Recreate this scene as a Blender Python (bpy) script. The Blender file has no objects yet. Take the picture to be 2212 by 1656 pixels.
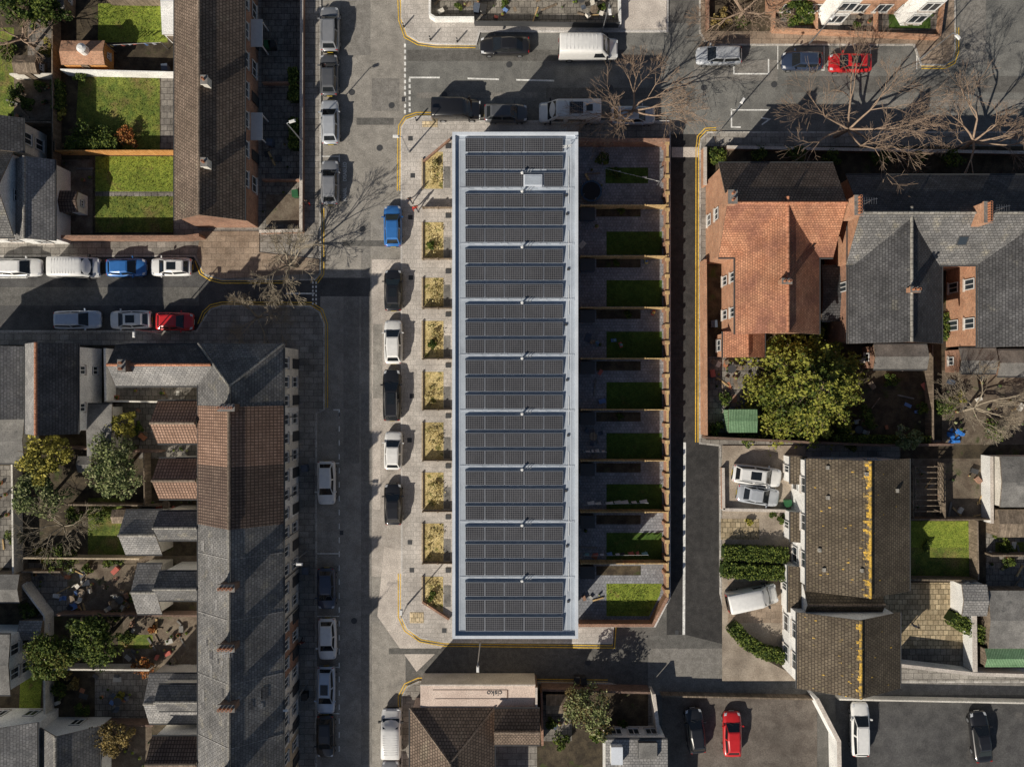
import bpy, math, random
import numpy as np
from mathutils import Vector, Matrix
random.seed(7); rng=np.random.default_rng(7)
CH=78.0; S=22.12
def P(x,y,h=0):
    s=(CH-h)/CH/S
    return ((x-1106)*s,(828-y)*s)
def P3(x,y,h):
    a=P(x,y,h); return (a[0],a[1],h)
def R4(x0,y0,x1,y1): return [(x0,y0),(x1,y0),(x1,y1),(x0,y1)]
scene=bpy.context.scene
# ------------------------------------------------------------ materials
def mk(name,c1,c2=None,sc=1.0,rough=.9,pat=None,bw=.6,rh=.6,ms=.02,mc=None,var=.2,bump=.25,spec=.25,metal=0,coat=0,offset=.5,stain=.3,fine=.25,lo=.38,hi=.62,c3=None,c3s=.4,c3lo=.6,c3hi=.7,crack=False):
    m=bpy.data.materials.new(name); m.use_nodes=True
    nt=m.node_tree; N=nt.nodes; L=nt.links
    b=N['Principled BSDF']
    b.inputs['Roughness'].default_value=rough
    b.inputs['Metallic'].default_value=metal
    b.inputs['Specular IOR Level'].default_value=spec
    b.inputs['Coat Weight'].default_value=coat
    b.inputs['Coat Roughness'].default_value=.08
    if c2 is None: c2=tuple(x*1.25 for x in c1)
    tc=N.new('ShaderNodeTexCoord')
    def noise(s,d=4,r=.6):
        n=N.new('ShaderNodeTexNoise'); n.inputs['Scale'].default_value=s; n.inputs['Detail'].default_value=d
        n.inputs['Roughness'].default_value=r
        L.new(tc.outputs['Object'],n.inputs['Vector']); return n
    def mr(src,a,bb,c,d):
        n=N.new('ShaderNodeMapRange'); n.inputs[1].default_value=a;n.inputs[2].default_value=bb;n.inputs[3].default_value=c;n.inputs[4].default_value=d
        L.new(src,n.inputs[0]); return n.outputs[0]
    def mix(f,a,bb):
        n=N.new('ShaderNodeMix'); n.data_type='RGBA'
        L.new(f,n.inputs[0])
        if isinstance(a,tuple): n.inputs[6].default_value=(*a,1)
        else: L.new(a,n.inputs[6])
        if isinstance(bb,tuple): n.inputs[7].default_value=(*bb,1)
        else: L.new(bb,n.inputs[7])
        return n.outputs[2]
    def scale(c,f):
        n=N.new('ShaderNodeVectorMath'); n.operation='SCALE'
        L.new(c,n.inputs[0]); L.new(f,n.inputs['Scale']); return n.outputs[0]
    n1=noise(sc,4)
    col=mix(mr(n1.outputs['Fac'],lo,hi,0,1),c1,c2)
    if c3 is not None:
        n3=noise(c3s,4,.65)
        col=mix(mr(n3.outputs['Fac'],c3lo,c3hi,0,1),col,c3)
    hsrc=None
    if pat:
        br=N.new('ShaderNodeTexBrick'); br.offset=offset
        L.new(tc.outputs['UV'],br.inputs['Vector'])
        br.inputs['Scale'].default_value=1; br.inputs['Brick Width'].default_value=bw; br.inputs['Row Height'].default_value=rh
        br.inputs['Mortar Size'].default_value=ms; br.inputs['Mortar Smooth'].default_value=.3
        a=1-var; z=1+var
        br.inputs['Color1'].default_value=(a,a,a,1); br.inputs['Color2'].default_value=(z,z,z,1)
        br.inputs['Mortar'].default_value=(1,1,1,1)
        n=N.new('ShaderNodeVectorMath'); n.operation='MULTIPLY'
        L.new(col,n.inputs[0]); L.new(br.outputs['Color'],n.inputs[1]); col=n.outputs[0]
        if mc is None: mc=tuple(x*.45 for x in c1)
        col=mix(br.outputs['Fac'],col,mc)
        hsrc=br.outputs['Fac']
    if crack:
        vo=N.new('ShaderNodeTexVoronoi'); vo.feature='DISTANCE_TO_EDGE'; vo.inputs['Scale'].default_value=.16
        nn=noise(.9,4); ad=N.new('ShaderNodeVectorMath'); ad.operation='MULTIPLY_ADD'
        ad.inputs[1].default_value=(3,3,3)
        L.new(nn.outputs['Color'],ad.inputs[0]); L.new(tc.outputs['Object'],ad.inputs[2]); L.new(ad.outputs[0],vo.inputs['Vector'])
        col=scale(col,mr(vo.outputs['Distance'],0,.01,.8,1))
    if stain:
        n4=noise(.17,5,.68); col=scale(col,mr(n4.outputs['Fac'],.3,.7,1-stain,1+stain))
    if fine:
        n5=noise(9,2); col=scale(col,mr(n5.outputs['Fac'],.3,.7,1-fine,1+fine))
    L.new(col,b.inputs['Base Color'])
    if bump:
        bp=N.new('ShaderNodeBump'); bp.inputs['Strength'].default_value=bump; bp.inputs['Distance'].default_value=.04
        if hsrc is not None: L.new(mr(hsrc,0,1,1,0),bp.inputs['Height'])
        else:
            n6=noise(7,3); L.new(n6.outputs['Fac'],bp.inputs['Height'])
        L.new(bp.outputs[0],b.inputs['Normal'])
    return m
def flat(name,c,rough=.5,metal=0,spec=.4,coat=0):
    m=bpy.data.materials.new(name); m.use_nodes=True
    nt=m.node_tree; N=nt.nodes; L=nt.links; b=N['Principled BSDF']
    b.inputs['Roughness'].default_value=rough; b.inputs['Metallic'].default_value=metal
    b.inputs['Specular IOR Level'].default_value=spec; b.inputs['Coat Weight'].default_value=coat; b.inputs['Coat Roughness'].default_value=.06
    n=N.new('ShaderNodeTexNoise'); n.inputs['Scale'].default_value=3; n.inputs['Detail'].default_value=2
    mx=N.new('ShaderNodeMix'); mx.data_type='RGBA'; mx.inputs[6].default_value=(*[x*.85 for x in c],1); mx.inputs[7].default_value=(*[min(1,x*1.1) for x in c],1)
    tc=N.new('ShaderNodeTexCoord'); L.new(tc.outputs['Object'],n.inputs['Vector']); L.new(n.outputs['Fac'],mx.inputs[0]); L.new(mx.outputs[2],b.inputs['Base Color'])
    return m
A={}
A['ground']=mk('ground_mat',(.1,.096,.09),(.15,.145,.135),.5)
A['road_old']=mk('asphalt_old',(.25,.235,.212),(.325,.305,.275),1.1,c3=(.19,.182,.17),c3s=.25,crack=True,stain=.22)
A['road_b']=mk('asphalt_blue',(.155,.154,.146),(.205,.203,.19),.9,c3=(.125,.126,.122),c3s=.2,crack=True,stain=.22)
A['road_c']=mk('asphalt_dark',(.07,.069,.07),(.1,.099,.098),.8,stain=.25,c3=(.13,.125,.12),c3s=.3)
A['lot']=mk('asphalt_carpark',(.115,.098,.085),(.16,.14,.122),.8,stain=.3,c3=(.085,.075,.068),c3s=.3,crack=True)
A['road_new']=mk('asphalt_new',(.038,.037,.037),(.056,.054,.053),1.5,stain=.25)
A['patch_d']=mk('asphalt_repair_dark',(.19,.18,.165),(.25,.238,.22),2,stain=.2)
A['patch_dd']=mk('asphalt_repair_darker',(.11,.107,.1),(.15,.145,.136),2,stain=.2)
A['patch_l']=mk('asphalt_repair_light',(.37,.335,.3),(.46,.42,.38),1.2,stain=.2,crack=True)
A['conc']=mk('concrete_pale',(.5,.45,.405),(.6,.545,.49),.9,stain=.2)
A['pave']=mk('paving_slabs',(.22,.205,.185),(.31,.29,.262),.9,pat='s',bw=.9,rh=.6,ms=.025,mc=(.11,.1,.09),var=.16)
A['pave_brown']=mk('paving_brown',(.26,.2,.15),(.33,.26,.2),.9,pat='s',bw=.9,rh=.6,ms=.02,mc=(.15,.12,.09),var=.12)
A['pave_new']=mk('paving_new',(.43,.4,.37),(.53,.495,.46),.7,pat='s',bw=.6,rh=.45,ms=.02,mc=(.33,.31,.285),var=.08,stain=.18)
A['pave_block']=mk('block_paving',(.22,.228,.25),(.29,.3,.325),.8,pat='s',bw=.3,rh=.3,ms=.02,mc=(.14,.146,.162),var=.15,stain=.2)
A['tactile']=mk('tactile_buff',(.6,.48,.3),(.68,.56,.38),3,pat='s',bw=.4,rh=.4,ms=.03)
A['kerb']=mk('kerb_stone',(.36,.345,.32),(.48,.46,.43),2,pat='s',bw=.9,rh=.9,ms=.02)
A['kerb_new']=mk('kerb_new',(.52,.5,.48),(.6,.58,.56),2)
A['soil']=mk('soil',(.045,.036,.026),(.095,.076,.05),1.3,c3=(.06,.075,.024),c3s=.6,stain=.4)
A['dirt']=mk('dirt_yard',(.12,.093,.07),(.2,.165,.125),1.0,c3=(.07,.08,.032),c3s=.5,stain=.4)
A['patio_y']=mk('patio_yellow',(.33,.26,.165),(.44,.36,.24),1,pat='s',bw=.5,rh=.5,ms=.035,mc=(.13,.11,.065),var=.25)
A['patio_g']=mk('patio_grey',(.15,.138,.124),(.23,.214,.19),1,pat='s',bw=.6,rh=.6,ms=.03,var=.18,stain=.4)
A['drive']=mk('driveway_concrete',(.3,.25,.2),(.4,.34,.275),.8,stain=.3,crack=True)
A['grass']=mk('lawn_grass',(.15,.205,.028),(.23,.28,.042),2.2,c3=(.2,.17,.05),c3s=.7,bump=.8,fine=.5,stain=.3)
A['grass_d']=mk('lawn_grass_rough',(.085,.125,.023),(.17,.195,.037),1.6,c3=(.17,.14,.05),c3s=.5,c3lo=.52,c3hi=.66,bump=.8,fine=.5,stain=.4)
A['turf']=mk('turf_new',(.042,.085,.014),(.065,.115,.02),2,fine=.4,c3=(.08,.1,.025),c3s=.8)
A['straw']=mk('straw_mulch',(.42,.33,.15),(.56,.46,.23),2,c3=(.17,.16,.05),c3s=1.5,c3lo=.55,c3hi=.62,fine=.5)
A['yellow']=mk('yellow_paint',(.7,.44,.05),(.78,.52,.08),2,rough=.6,bump=0,fine=.3)
A['white']=mk('white_paint_road',(.66,.66,.64),(.85,.85,.82),1.5,rough=.6,bump=0,fine=.25,stain=.15)
A['tile_br']=mk('roof_tile_brown',(.165,.124,.096),(.225,.17,.132),.9,pat='t',bw=.3,rh=.3,ms=.035,mc=(.065,.05,.04),var=.16,bump=.9,c3=(.26,.215,.16),c3s=.6,stain=.28)
A['tile_lb']=mk('pantile_light_brown',(.3,.19,.138),(.38,.248,.185),.9,pat='t',bw=.27,rh=.34,ms=.045,mc=(.12,.075,.056),var=.12,bump=1,offset=0,stain=.22)
A['tile_db']=mk('pantile_dark_brown',(.14,.098,.08),(.19,.138,.11),.9,pat='t',bw=.27,rh=.34,ms=.045,mc=(.056,.04,.033),var=.12,bump=1,offset=0,stain=.22)
A['tile_hb']=mk('roof_tile_mossy',(.105,.084,.06),(.15,.122,.088),1.1,pat='t',bw=.33,rh=.28,ms=.03,mc=(.055,.044,.034),var=.12,bump=.9,c3=(.19,.16,.1),c3s=1.5,c3lo=.6,c3hi=.7,stain=.33)
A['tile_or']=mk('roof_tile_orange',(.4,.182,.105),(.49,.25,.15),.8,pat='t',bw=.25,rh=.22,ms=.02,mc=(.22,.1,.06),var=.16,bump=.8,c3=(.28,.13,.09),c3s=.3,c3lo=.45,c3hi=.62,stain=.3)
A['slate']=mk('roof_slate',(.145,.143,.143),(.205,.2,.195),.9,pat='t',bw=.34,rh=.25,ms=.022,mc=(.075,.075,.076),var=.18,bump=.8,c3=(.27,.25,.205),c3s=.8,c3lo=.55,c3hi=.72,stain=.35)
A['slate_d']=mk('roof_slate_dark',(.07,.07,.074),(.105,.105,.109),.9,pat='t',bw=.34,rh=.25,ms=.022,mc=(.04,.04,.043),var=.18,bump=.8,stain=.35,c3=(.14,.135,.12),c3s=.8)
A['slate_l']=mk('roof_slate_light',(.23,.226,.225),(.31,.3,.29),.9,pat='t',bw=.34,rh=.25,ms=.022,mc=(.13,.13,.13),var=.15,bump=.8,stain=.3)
A['felt']=mk('roof_felt',(.15,.146,.14),(.22,.213,.202),.8,stain=.38,c3=(.1,.1,.098),c3s=.6)
A['lichen']=mk('lichen_ridge',(.18,.14,.08),(.6,.38,.07),2.2,lo=.42,hi=.56,fine=.5)
A['ridge_t']=mk('ridge_terracotta',(.4,.175,.1),(.48,.235,.145),3,pat='t',bw=.45,rh=1,ms=.03)
A['ridge_g']=mk('ridge_grey',(.27,.255,.23),(.36,.345,.31),3,pat='t',bw=.45,rh=1,ms=.03)
A['ridge_b']=mk('ridge_brown',(.2,.155,.12),(.28,.22,.17),3,pat='t',bw=.45,rh=1,ms=.03)
A['brick']=mk('brick_red',(.28,.13,.08),(.37,.19,.12),1.2,pat='b',bw=.225,rh=.075,ms=.01,mc=(.3,.26,.22),var=.25,stain=.25)
A['brick_d']=mk('brick_sooty',(.14,.085,.065),(.21,.13,.095),1.5,pat='b',bw=.225,rh=.075,ms=.01,mc=(.18,.15,.13),var=.25,stain=.25)
A['brick_o']=mk('brick_orange',(.42,.195,.105),(.52,.27,.155),1.2,pat='b',bw=.225,rh=.075,ms=.01,mc=(.38,.31,.25),var=.22,stain=.2)
A['brick_b']=mk('brick_buff',(.42,.33,.22),(.52,.42,.29),1.2,pat='b',bw=.225,rh=.075,ms=.01,mc=(.4,.35,.28),var=.2,stain=.2)
A['render']=mk('render_cream',(.6,.57,.51),(.7,.67,.61),.7,stain=.22)
A['render_w']=mk('render_white',(.7,.7,.69),(.8,.8,.78),.7,stain=.16)
A['render_p']=mk('render_pink',(.62,.5,.43),(.7,.58,.5),.7,stain=.12)
A['memb']=mk('roof_membrane',(.36,.405,.465),(.43,.475,.535),.5,rough=.7,stain=.12,fine=.08,bump=.05,c3=(.3,.335,.385),c3s=.5,c3lo=.52,c3hi=.7)
A['coping']=mk('coping_metal',(.56,.6,.66),(.63,.67,.73),.5,rough=.5,stain=.1,fine=.08,bump=0)
A['alu']=flat('aluminium',(.5,.52,.55),.35,.8)
A['whitep']=flat('white_pvc',(.74,.74,.73),.4)
A['offw']=flat('offwhite_plastic',(.42,.41,.38),.6)
A['blackp']=flat('black_rubber',(.02,.02,.021),.6)
A['dgrey']=flat('dark_grey_plastic',(.06,.062,.066),.5)
A['bluegrey']=flat('bluegrey_box',(.08,.1,.14),.5)
A['deflect']=flat('wind_deflector',(.26,.29,.34),.45,.3)
A['glass']=flat('window_glass',(.035,.045,.055),.06,0,.9)
A['carglass']=flat('car_glass',(.014,.017,.02),.05,0,.8)
A['wood']=mk('timber_fence',(.52,.36,.17),(.62,.45,.23),3,pat='s',bw=.12,rh=4,ms=.012,mc=(.2,.13,.07),var=.18,stain=.2)
A['wood_o']=mk('timber_orange',(.55,.26,.08),(.62,.33,.12),3,pat='s',bw=.12,rh=4,ms=.012,var=.2)
A['wood_d']=mk('timber_weathered',(.17,.135,.1),(.26,.205,.155),2,pat='s',bw=.14,rh=4,ms=.015,var=.25)
A['green_m']=mk('corrugated_green',(.2,.33,.19),(.27,.42,.25),1,pat='t',bw=.15,rh=8,ms=.04,mc=(.1,.2,.1),var=.05,bump=1,offset=0)
A['pot']=flat('terracotta',(.4,.17,.09),.8)
A['bark']=mk('bark',(.14,.105,.078),(.23,.18,.13),6,stain=0)
A['twig']=mk('twig',(.26,.185,.135),(.36,.27,.2),4,stain=0,fine=.1,bump=0)
A['twig_g']=mk('twig_grey',(.26,.22,.165),(.36,.31,.235),4,stain=0,fine=.1,bump=0)
leafm=lambda n,c: flat(n,c,.75,0,.2)
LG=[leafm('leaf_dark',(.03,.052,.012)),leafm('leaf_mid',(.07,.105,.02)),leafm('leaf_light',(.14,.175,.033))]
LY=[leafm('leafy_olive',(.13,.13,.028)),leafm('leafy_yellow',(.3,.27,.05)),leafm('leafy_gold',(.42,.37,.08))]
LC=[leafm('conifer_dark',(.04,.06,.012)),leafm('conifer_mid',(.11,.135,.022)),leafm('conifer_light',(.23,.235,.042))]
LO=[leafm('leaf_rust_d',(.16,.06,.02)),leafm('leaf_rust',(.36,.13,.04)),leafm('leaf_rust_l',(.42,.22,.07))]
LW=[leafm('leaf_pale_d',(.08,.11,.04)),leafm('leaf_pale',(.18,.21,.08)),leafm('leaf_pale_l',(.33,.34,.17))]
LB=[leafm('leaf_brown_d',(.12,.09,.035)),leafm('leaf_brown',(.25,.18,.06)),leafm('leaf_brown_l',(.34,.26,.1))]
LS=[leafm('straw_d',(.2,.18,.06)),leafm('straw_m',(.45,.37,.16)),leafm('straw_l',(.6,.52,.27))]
# ------------------------------------------------------------ mesh builder
class M:
    def __init__(s): s.v=[];s.f=[];s.m=[];s.uv=[];s.mats=[]
    def mi(s,mat):
        if isinstance(mat,str): mat=A[mat]
        if mat not in s.mats: s.mats.append(mat)
        return s.mats.index(mat)
    def face(s,pts,mat,uv=None):
        b=len(s.v); s.v.extend([tuple(p) for p in pts]); s.f.append(tuple(range(b,b+len(pts)))); s.m.append(s.mi(mat)); s.uv.append(uv)
    def hexa(s,p,mat,top=None):
        a=p
        s.face([a[3],a[2],a[1],a[0]],mat); s.face(a[4:8],top or mat)
        for i in range(4):
            j=(i+1)%4; s.face([a[i],a[j],a[j+4],a[i+4]],mat)
    def box(s,x0,y0,z0,x1,y1,z1,mat,top=None):
        s.hexa([(x0,y0,z0),(x1,y0,z0),(x1,y1,z0),(x0,y1,z0),(x0,y0,z1),(x1,y0,z1),(x1,y1,z1),(x0,y1,z1)],mat,top)
    def obox(s,c,ang,lx,ly,z0,z1,mat,top=None,tp=1.0):
        ca,sa=math.cos(ang),math.sin(ang)
        def q(x,y,z): return (c[0]+ca*x-sa*y,c[1]+sa*x+ca*y,z)
        x=lx/2;y=ly/2
        s.hexa([q(-x,-y,z0),q(x,-y,z0),q(x,y,z0),q(-x,y,z0),q(-x*tp,-y*tp,z1),q(x*tp,-y*tp,z1),q(x*tp,y*tp,z1),q(-x*tp,y*tp,z1)],mat,top)
    def cyl(s,p0,p1,r0,r1,n,mat,cap=True):
        p0=Vector(p0);p1=Vector(p1); d=(p1-p0)
        if d.length<1e-6: return
        d.normalize(); u=d.orthogonal().normalized(); w=d.cross(u)
        a=[p0+(u*math.cos(2*math.pi*i/n)+w*math.sin(2*math.pi*i/n))*r0 for i in range(n)]
        b=[p1+(u*math.cos(2*math.pi*i/n)+w*math.sin(2*math.pi*i/n))*r1 for i in range(n)]
        for i in range(n):
            j=(i+1)%n; s.face([a[i],a[j],b[j],b[i]],mat)
        if cap: s.face(b,mat); s.face(a[::-1],mat)
    def prism(s,pts,z0,z1,side,top):
        n=len(pts)
        s.face([(p[0],p[1],z1) for p in pts],top)
        for i in range(n):
            a=pts[i];b=pts[(i+1)%n]; s.face([(a[0],a[1],z0),(b[0],b[1],z0),(b[0],b[1],z1),(a[0],a[1],z1)],side)
    def ribbon(s,pts,w,z0,z1,mat,closed=False,off=0,top=None):
        n=len(pts); pts=[Vector((p[0],p[1])) for p in pts]
        Ls=[];Rs=[]
        for i in range(n):
            if closed: a=pts[i-1];c=pts[(i+1)%n]
            else: a=pts[max(i-1,0)];c=pts[min(i+1,n-1)]
            b=pts[i]
            d1=(b-a) if (b-a).length>1e-6 else (c-b); d2=(c-b) if (c-b).length>1e-6 else (b-a)
            d1=d1.normalized(); d2=d2.normalized()
            t=(d1+d2); t=t.normalized() if t.length>1e-5 else d1
            nn=Vector((-t.y,t.x)); k=1/max(.4,nn.dot(Vector((-d1.y,d1.x))))
            Ls.append(b+nn*(off+w/2)*k); Rs.append(b+nn*(off-w/2)*k)
        m=n if closed else n-1
        for i in range(m):
            j=(i+1)%n
            l0,l1,r0,r1=Ls[i],Ls[j],Rs[i],Rs[j]
            s.face([(r0.x,r0.y,z1),(r1.x,r1.y,z1),(l1.x,l1.y,z1),(l0.x,l0.y,z1)],top or mat)
            if z1-z0>.006:
                s.face([(r0.x,r0.y,z0),(r1.x,r1.y,z0),(r1.x,r1.y,z1),(r0.x,r0.y,z1)],mat)
                s.face([(l1.x,l1.y,z0),(l0.x,l0.y,z0),(l0.x,l0.y,z1),(l1.x,l1.y,z1)],mat)
        if not closed and z1-z0>.006:
            for i in (0,n-1):
                l,r=Ls[i],Rs[i]; s.face([(l.x,l.y,z0),(r.x,r.y,z0),(r.x,r.y,z1),(l.x,l.y,z1)],mat)
    def slab(s,pts,t,mat,under='wood_d'):
        s.face(pts,mat); lo=[(p[0],p[1],p[2]-t) for p in pts]; s.face(lo[::-1],under)
        n=len(pts)
        for i in range(n):
            j=(i+1)%n; s.face([lo[i],lo[j],pts[j],pts[i]],under)
    def obj(s,name,parent=None,smooth=False):
        me=bpy.data.meshes.new(name); me.from_pydata(s.v,[],s.f)
        for m in s.mats: me.materials.append(m)
        me.polygons.foreach_set('material_index',s.m)
        uvl=me.uv_layers.new(name='UVMap'); data=[]
        V=s.v
        for fi,f in enumerate(s.f):
            if s.uv[fi] is not None:
                for q in s.uv[fi]: data.extend(q)
                continue
            nx=ny=nz=0.
            for i in range(len(f)):
                p=V[f[i]];q=V[f[i-1]]
                nx+=q[1]*p[2]-q[2]*p[1]; ny+=q[2]*p[0]-q[0]*p[2]; nz+=q[0]*p[1]-q[1]*p[0]
            l=math.sqrt(nx*nx+ny*ny+nz*nz)
            if l<1e-12: nx,ny,nz=0,0,1
            else: nx/=l;ny/=l;nz/=l
            if abs(nz)>.995: 
                for i in f: data.extend((V[i][0],V[i][1]))
            else:
                if nz<0: nx,ny,nz=-nx,-ny,-nz
                h=math.hypot(nx,ny); ux,uy=-ny/h,nx/h
                vx,vy,vz=-nz*uy,nz*ux,nx*uy-ny*ux
                for i in f:
                    p=V[i]; data.extend((p[0]*ux+p[1]*uy,p[0]*vx+p[1]*vy+p[2]*vz))
        uvl.data.foreach_set('uv',data)
        if smooth: me.polygons.foreach_set('use_smooth',[True]*len(me.polygons))
        me.update()
        o=bpy.data.objects.new(name,me); scene.collection.objects.link(o)
        if parent: o.parent=parent
        return o
def empty(name,loc=(0,0,0),rz=0):
    e=bpy.data.objects.new(name,None); e.empty_display_size=.5; e.location=loc; e.rotation_euler=(0,0,rz); scene.collection.objects.link(e); return e
def raw(name,V,F,mats,mi=None,parent=None,smooth=False):
    me=bpy.data.meshes.new(name)
    V=np.asarray(V,dtype=np.float32);F=np.asarray(F,dtype=np.int32); nf=len(F)
    me.vertices.add(len(V)); me.vertices.foreach_set('co',V.ravel()); me.loops.add(nf*4); me.loops.foreach_set('vertex_index',F.ravel())
    me.polygons.add(nf); me.polygons.foreach_set('loop_start',np.arange(nf,dtype=np.int32)*4)
    for m in mats: me.materials.append(m)
    if mi is not None: me.polygons.foreach_set('material_index',np.asarray(mi,dtype=np.int32))
    if smooth: me.polygons.foreach_set('use_smooth',[True]*nf)
    me.update(calc_edges=True); me.validate(); o=bpy.data.objects.new(name,me); scene.collection.objects.link(o)
    if parent: o.parent=parent
    return o
def W(pts,h=0): return [P(x,y,h) for x,y in pts]
zc=[0.124]
def patch(name,pts,mat,z=None):
    if z is None: zc[0]+=.0012; z=zc[0]
    m=M(); m.face([(*P(x,y,z),z) for x,y in pts][::-1],mat); return m.obj(name)
# ------------------------------------------------------------ people & lettering
def person(px,py,hd,top,bot,hair,skin=(.5,.32,.24),h=1.72,stride=.22):
    e=empty('pedestrian',(*P(px,py,.9),.124),math.radians(hd)); k=h/1.75
    J={'pel':(0,0,.95),'wa':(0,0,1.12),'ch':(.01,0,1.32),'ne':(.0,0,1.5),'hd1':(.02,0,1.58),'hd2':(.02,0,1.72),
       'sl':(0,.19,1.42),'el':(-.06,.25,1.14),'hl':(.05,.27,.9),'sr':(0,-.19,1.42),'er':(.1,-.25,1.15),'hr':(.27,-.24,.98),
       'pl':(0,.1,.9),'kl':(stride*.6,.1,.5),'al':(stride,.1,.08),'tl':(stride+.16,.11,.03),'pr':(0,-.1,.9),'kr':(0,-.1,.5),'ar':(-stride,-.1,.1),'tr':(-stride+.15,-.11,.03)}
    Rr={'pel':.16,'wa':.135,'ch':.165,'ne':.06,'hd1':.09,'hd2':.1,'sl':.075,'el':.05,'hl':.036,'sr':.075,'er':.05,'hr':.036,'pl':.1,'kl':.065,'al':.045,'tl':.04,'pr':.1,'kr':.065,'ar':.045,'tr':.04}
    E=[('pel','wa'),('wa','ch'),('ch','ne'),('ne','hd1'),('hd1','hd2'),('ch','sl'),('sl','el'),('el','hl'),('ch','sr'),('sr','er'),('er','hr'),('pel','pl'),('pl','kl'),('kl','al'),('al','tl'),('pel','pr'),('pr','kr'),('kr','ar'),('ar','tr')]
    names=list(J); me=bpy.data.meshes.new('t'); me.from_pydata([tuple(c*k for c in J[n]) for n in names],[(names.index(a),names.index(b)) for a,b in E],[])
    o=bpy.data.objects.new('t',me); scene.collection.objects.link(o); o.modifiers.new('s','SKIN')
    for i,n in enumerate(names):
        sv=me.skin_vertices[0].data[i]; sv.radius=(Rr[n]*k*.95,Rr[n]*k*(1.15 if n in('pel','ch','wa') else 1)); sv.use_root=(n=='pel')
    ss=o.modifiers.new('u','SUBSURF'); ss.levels=1
    dg=bpy.context.evaluated_depsgraph_get(); m2=bpy.data.meshes.new_from_object(o.evaluated_get(dg)); bpy.data.objects.remove(o)
    m2.materials.clear()
    for nm,c in (('top',top),('trousers',bot),('skin',skin),('hair',hair),('shoes',(.03,.03,.03))): m2.materials.append(flat('person_'+nm,c,.8,0,.2))
    for p in m2.polygons:
        c=p.center/k; p.use_smooth=True
        if c.z>1.66 or (c.z>1.57 and c.x<-.0): i=3
        elif c.z>1.5: i=2
        elif abs(c.y)>.2 and c.z<.99: i=2
        elif c.z>.93 : i=0
        elif c.z>.1: i=1
        else: i=4
        p.material_index=i
    b=bpy.data.objects.new('body',m2); scene.collection.objects.link(b); b.parent=e
    m=M(); sm=flat('person_hand',skin,.7)
    for wx,wy,wz,s in ((.05,.27,.9,1),(.27,-.24,.98,-1)):
        m.obox(((wx+.005)*k,wy*k),0,.035*k,.085*k,(wz-.04)*k,(wz+.03)*k,sm)
        for f in range(4):
            y=wy+(f-1.5)*.022; l=(.065,.08,.075,.058)[f]; a=(wx+.01,y,wz-.03); q=(wx+.02,y,wz-.03-l*.6); r=(wx+.045,y,wz-.03-l)
            m.cyl(tuple(t*k for t in a),tuple(t*k for t in q),.011,.009,6,sm); m.cyl(tuple(t*k for t in q),tuple(t*k for t in r),.009,.007,6,sm)
        m.cyl((wx*k,(wy-.04*s)*k,wz*k),((wx+.04)*k,(wy-.06*s)*k,(wz-.05)*k),.011,.009,6,sm)
    m.cyl((.11*k,0,1.63*k),(.135*k,0,1.61*k),.016,.012,6,sm)
    dk=A['blackp']; lip=flat('person_lips',(.35,.1,.08),.6)
    for s in (1,-1): m.cyl((.1*k,s*.035*k,1.655*k),(.118*k,s*.035*k,1.655*k),.011,.009,6,dk); m.cyl((.02*k,s*.09*k,1.64*k),(.02*k,s*.112*k,1.64*k),.025,.018,6,sm)
    m.cyl((.105*k,-.025*k,1.578*k),(.105*k,.025*k,1.578*k),.008,.008,5,lip)
    m.obj('hands_and_face',e)
person(884,432,-60,(.05,.05,.07),(.03,.03,.05),(.04,.025,.02)); person(897,449,-70,(.5,.04,.03),(.04,.05,.09),(.1,.06,.03),h=1.65); person(664,437,90,(.03,.03,.035),(.5,.05,.04),(.03,.02,.02)); person(1975,1350,70,(.3,.3,.32),(.08,.09,.14),(.05,.03,.02),stride=.12); person(652,1385,-90,(.1,.03,.03),(.03,.03,.04),(.05,.03,.02))
def text(s,name,loc,rot,size,mat,parent=None,sx=1):
    c=bpy.data.curves.new(name,'FONT'); c.body=s; c.size=size; c.align_x='CENTER'; c.align_y='CENTER'; c.extrude=.001; c.offset=.008
    o=bpy.data.objects.new(name+'_tmp',c); scene.collection.objects.link(o)
    dg=bpy.context.evaluated_depsgraph_get(); me=bpy.data.meshes.new_from_object(o.evaluated_get(dg))
    bpy.data.objects.remove(o); me.materials.clear(); me.materials.append(mat)
    q=bpy.data.objects.new(name,me); q.location=loc; q.rotation_euler=rot; q.scale=(sx,1,1); scene.collection.objects.link(q)
    if parent: q.parent=parent
for s,y in (('DISABLED',371),('ANABL',420)):
    text(s,'road_lettering',P3(745,y,.03),(0,0,math.pi/2),.5,A['white'],sx=.85)
text('cisko','roof_lettering',P3(1068,1496,3.02),(0,0,math.pi),.7,A['dgrey'])
# ------------------------------------------------------------ ground & roads
m=M(); m.face([(-500,-500,0),(500,-500,0),(500,500,0),(-500,500,0)],'ground'); m.obj('ground')
patch('main_road',R4(678,-1400,876,3000),'road_old',.004)
patch('side_road',[(876,50),(3600,50),(3600,300),(876,300)],'road_b',.005)
patch('side_road',[(2050,-1400),(2300,-1400),(2300,60),(2050,60)],'road_b',.006)
patch('side_road',R4(-1500,540,692,730),'road_c',.007)
patch('lane_road',[(1440,290),(1520,290),(1520,960),(1570,960),(1570,1300),(1640,1410),(1740,1478),(3000,1478),(3000,1500),(1440,1500)],'road_new',.008)
patch('lane_road',[(876,1380),(1480,1370),(1760,1440),(3000,1470),(3000,1510),(876,1510)],'patch_dd',.009)
patch('road_repair',[(1400,1400),(1560,1400),(1700,1460),(2240,1475),(2240,1500),(1400,1500)],'patch_d',.0105)
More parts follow.
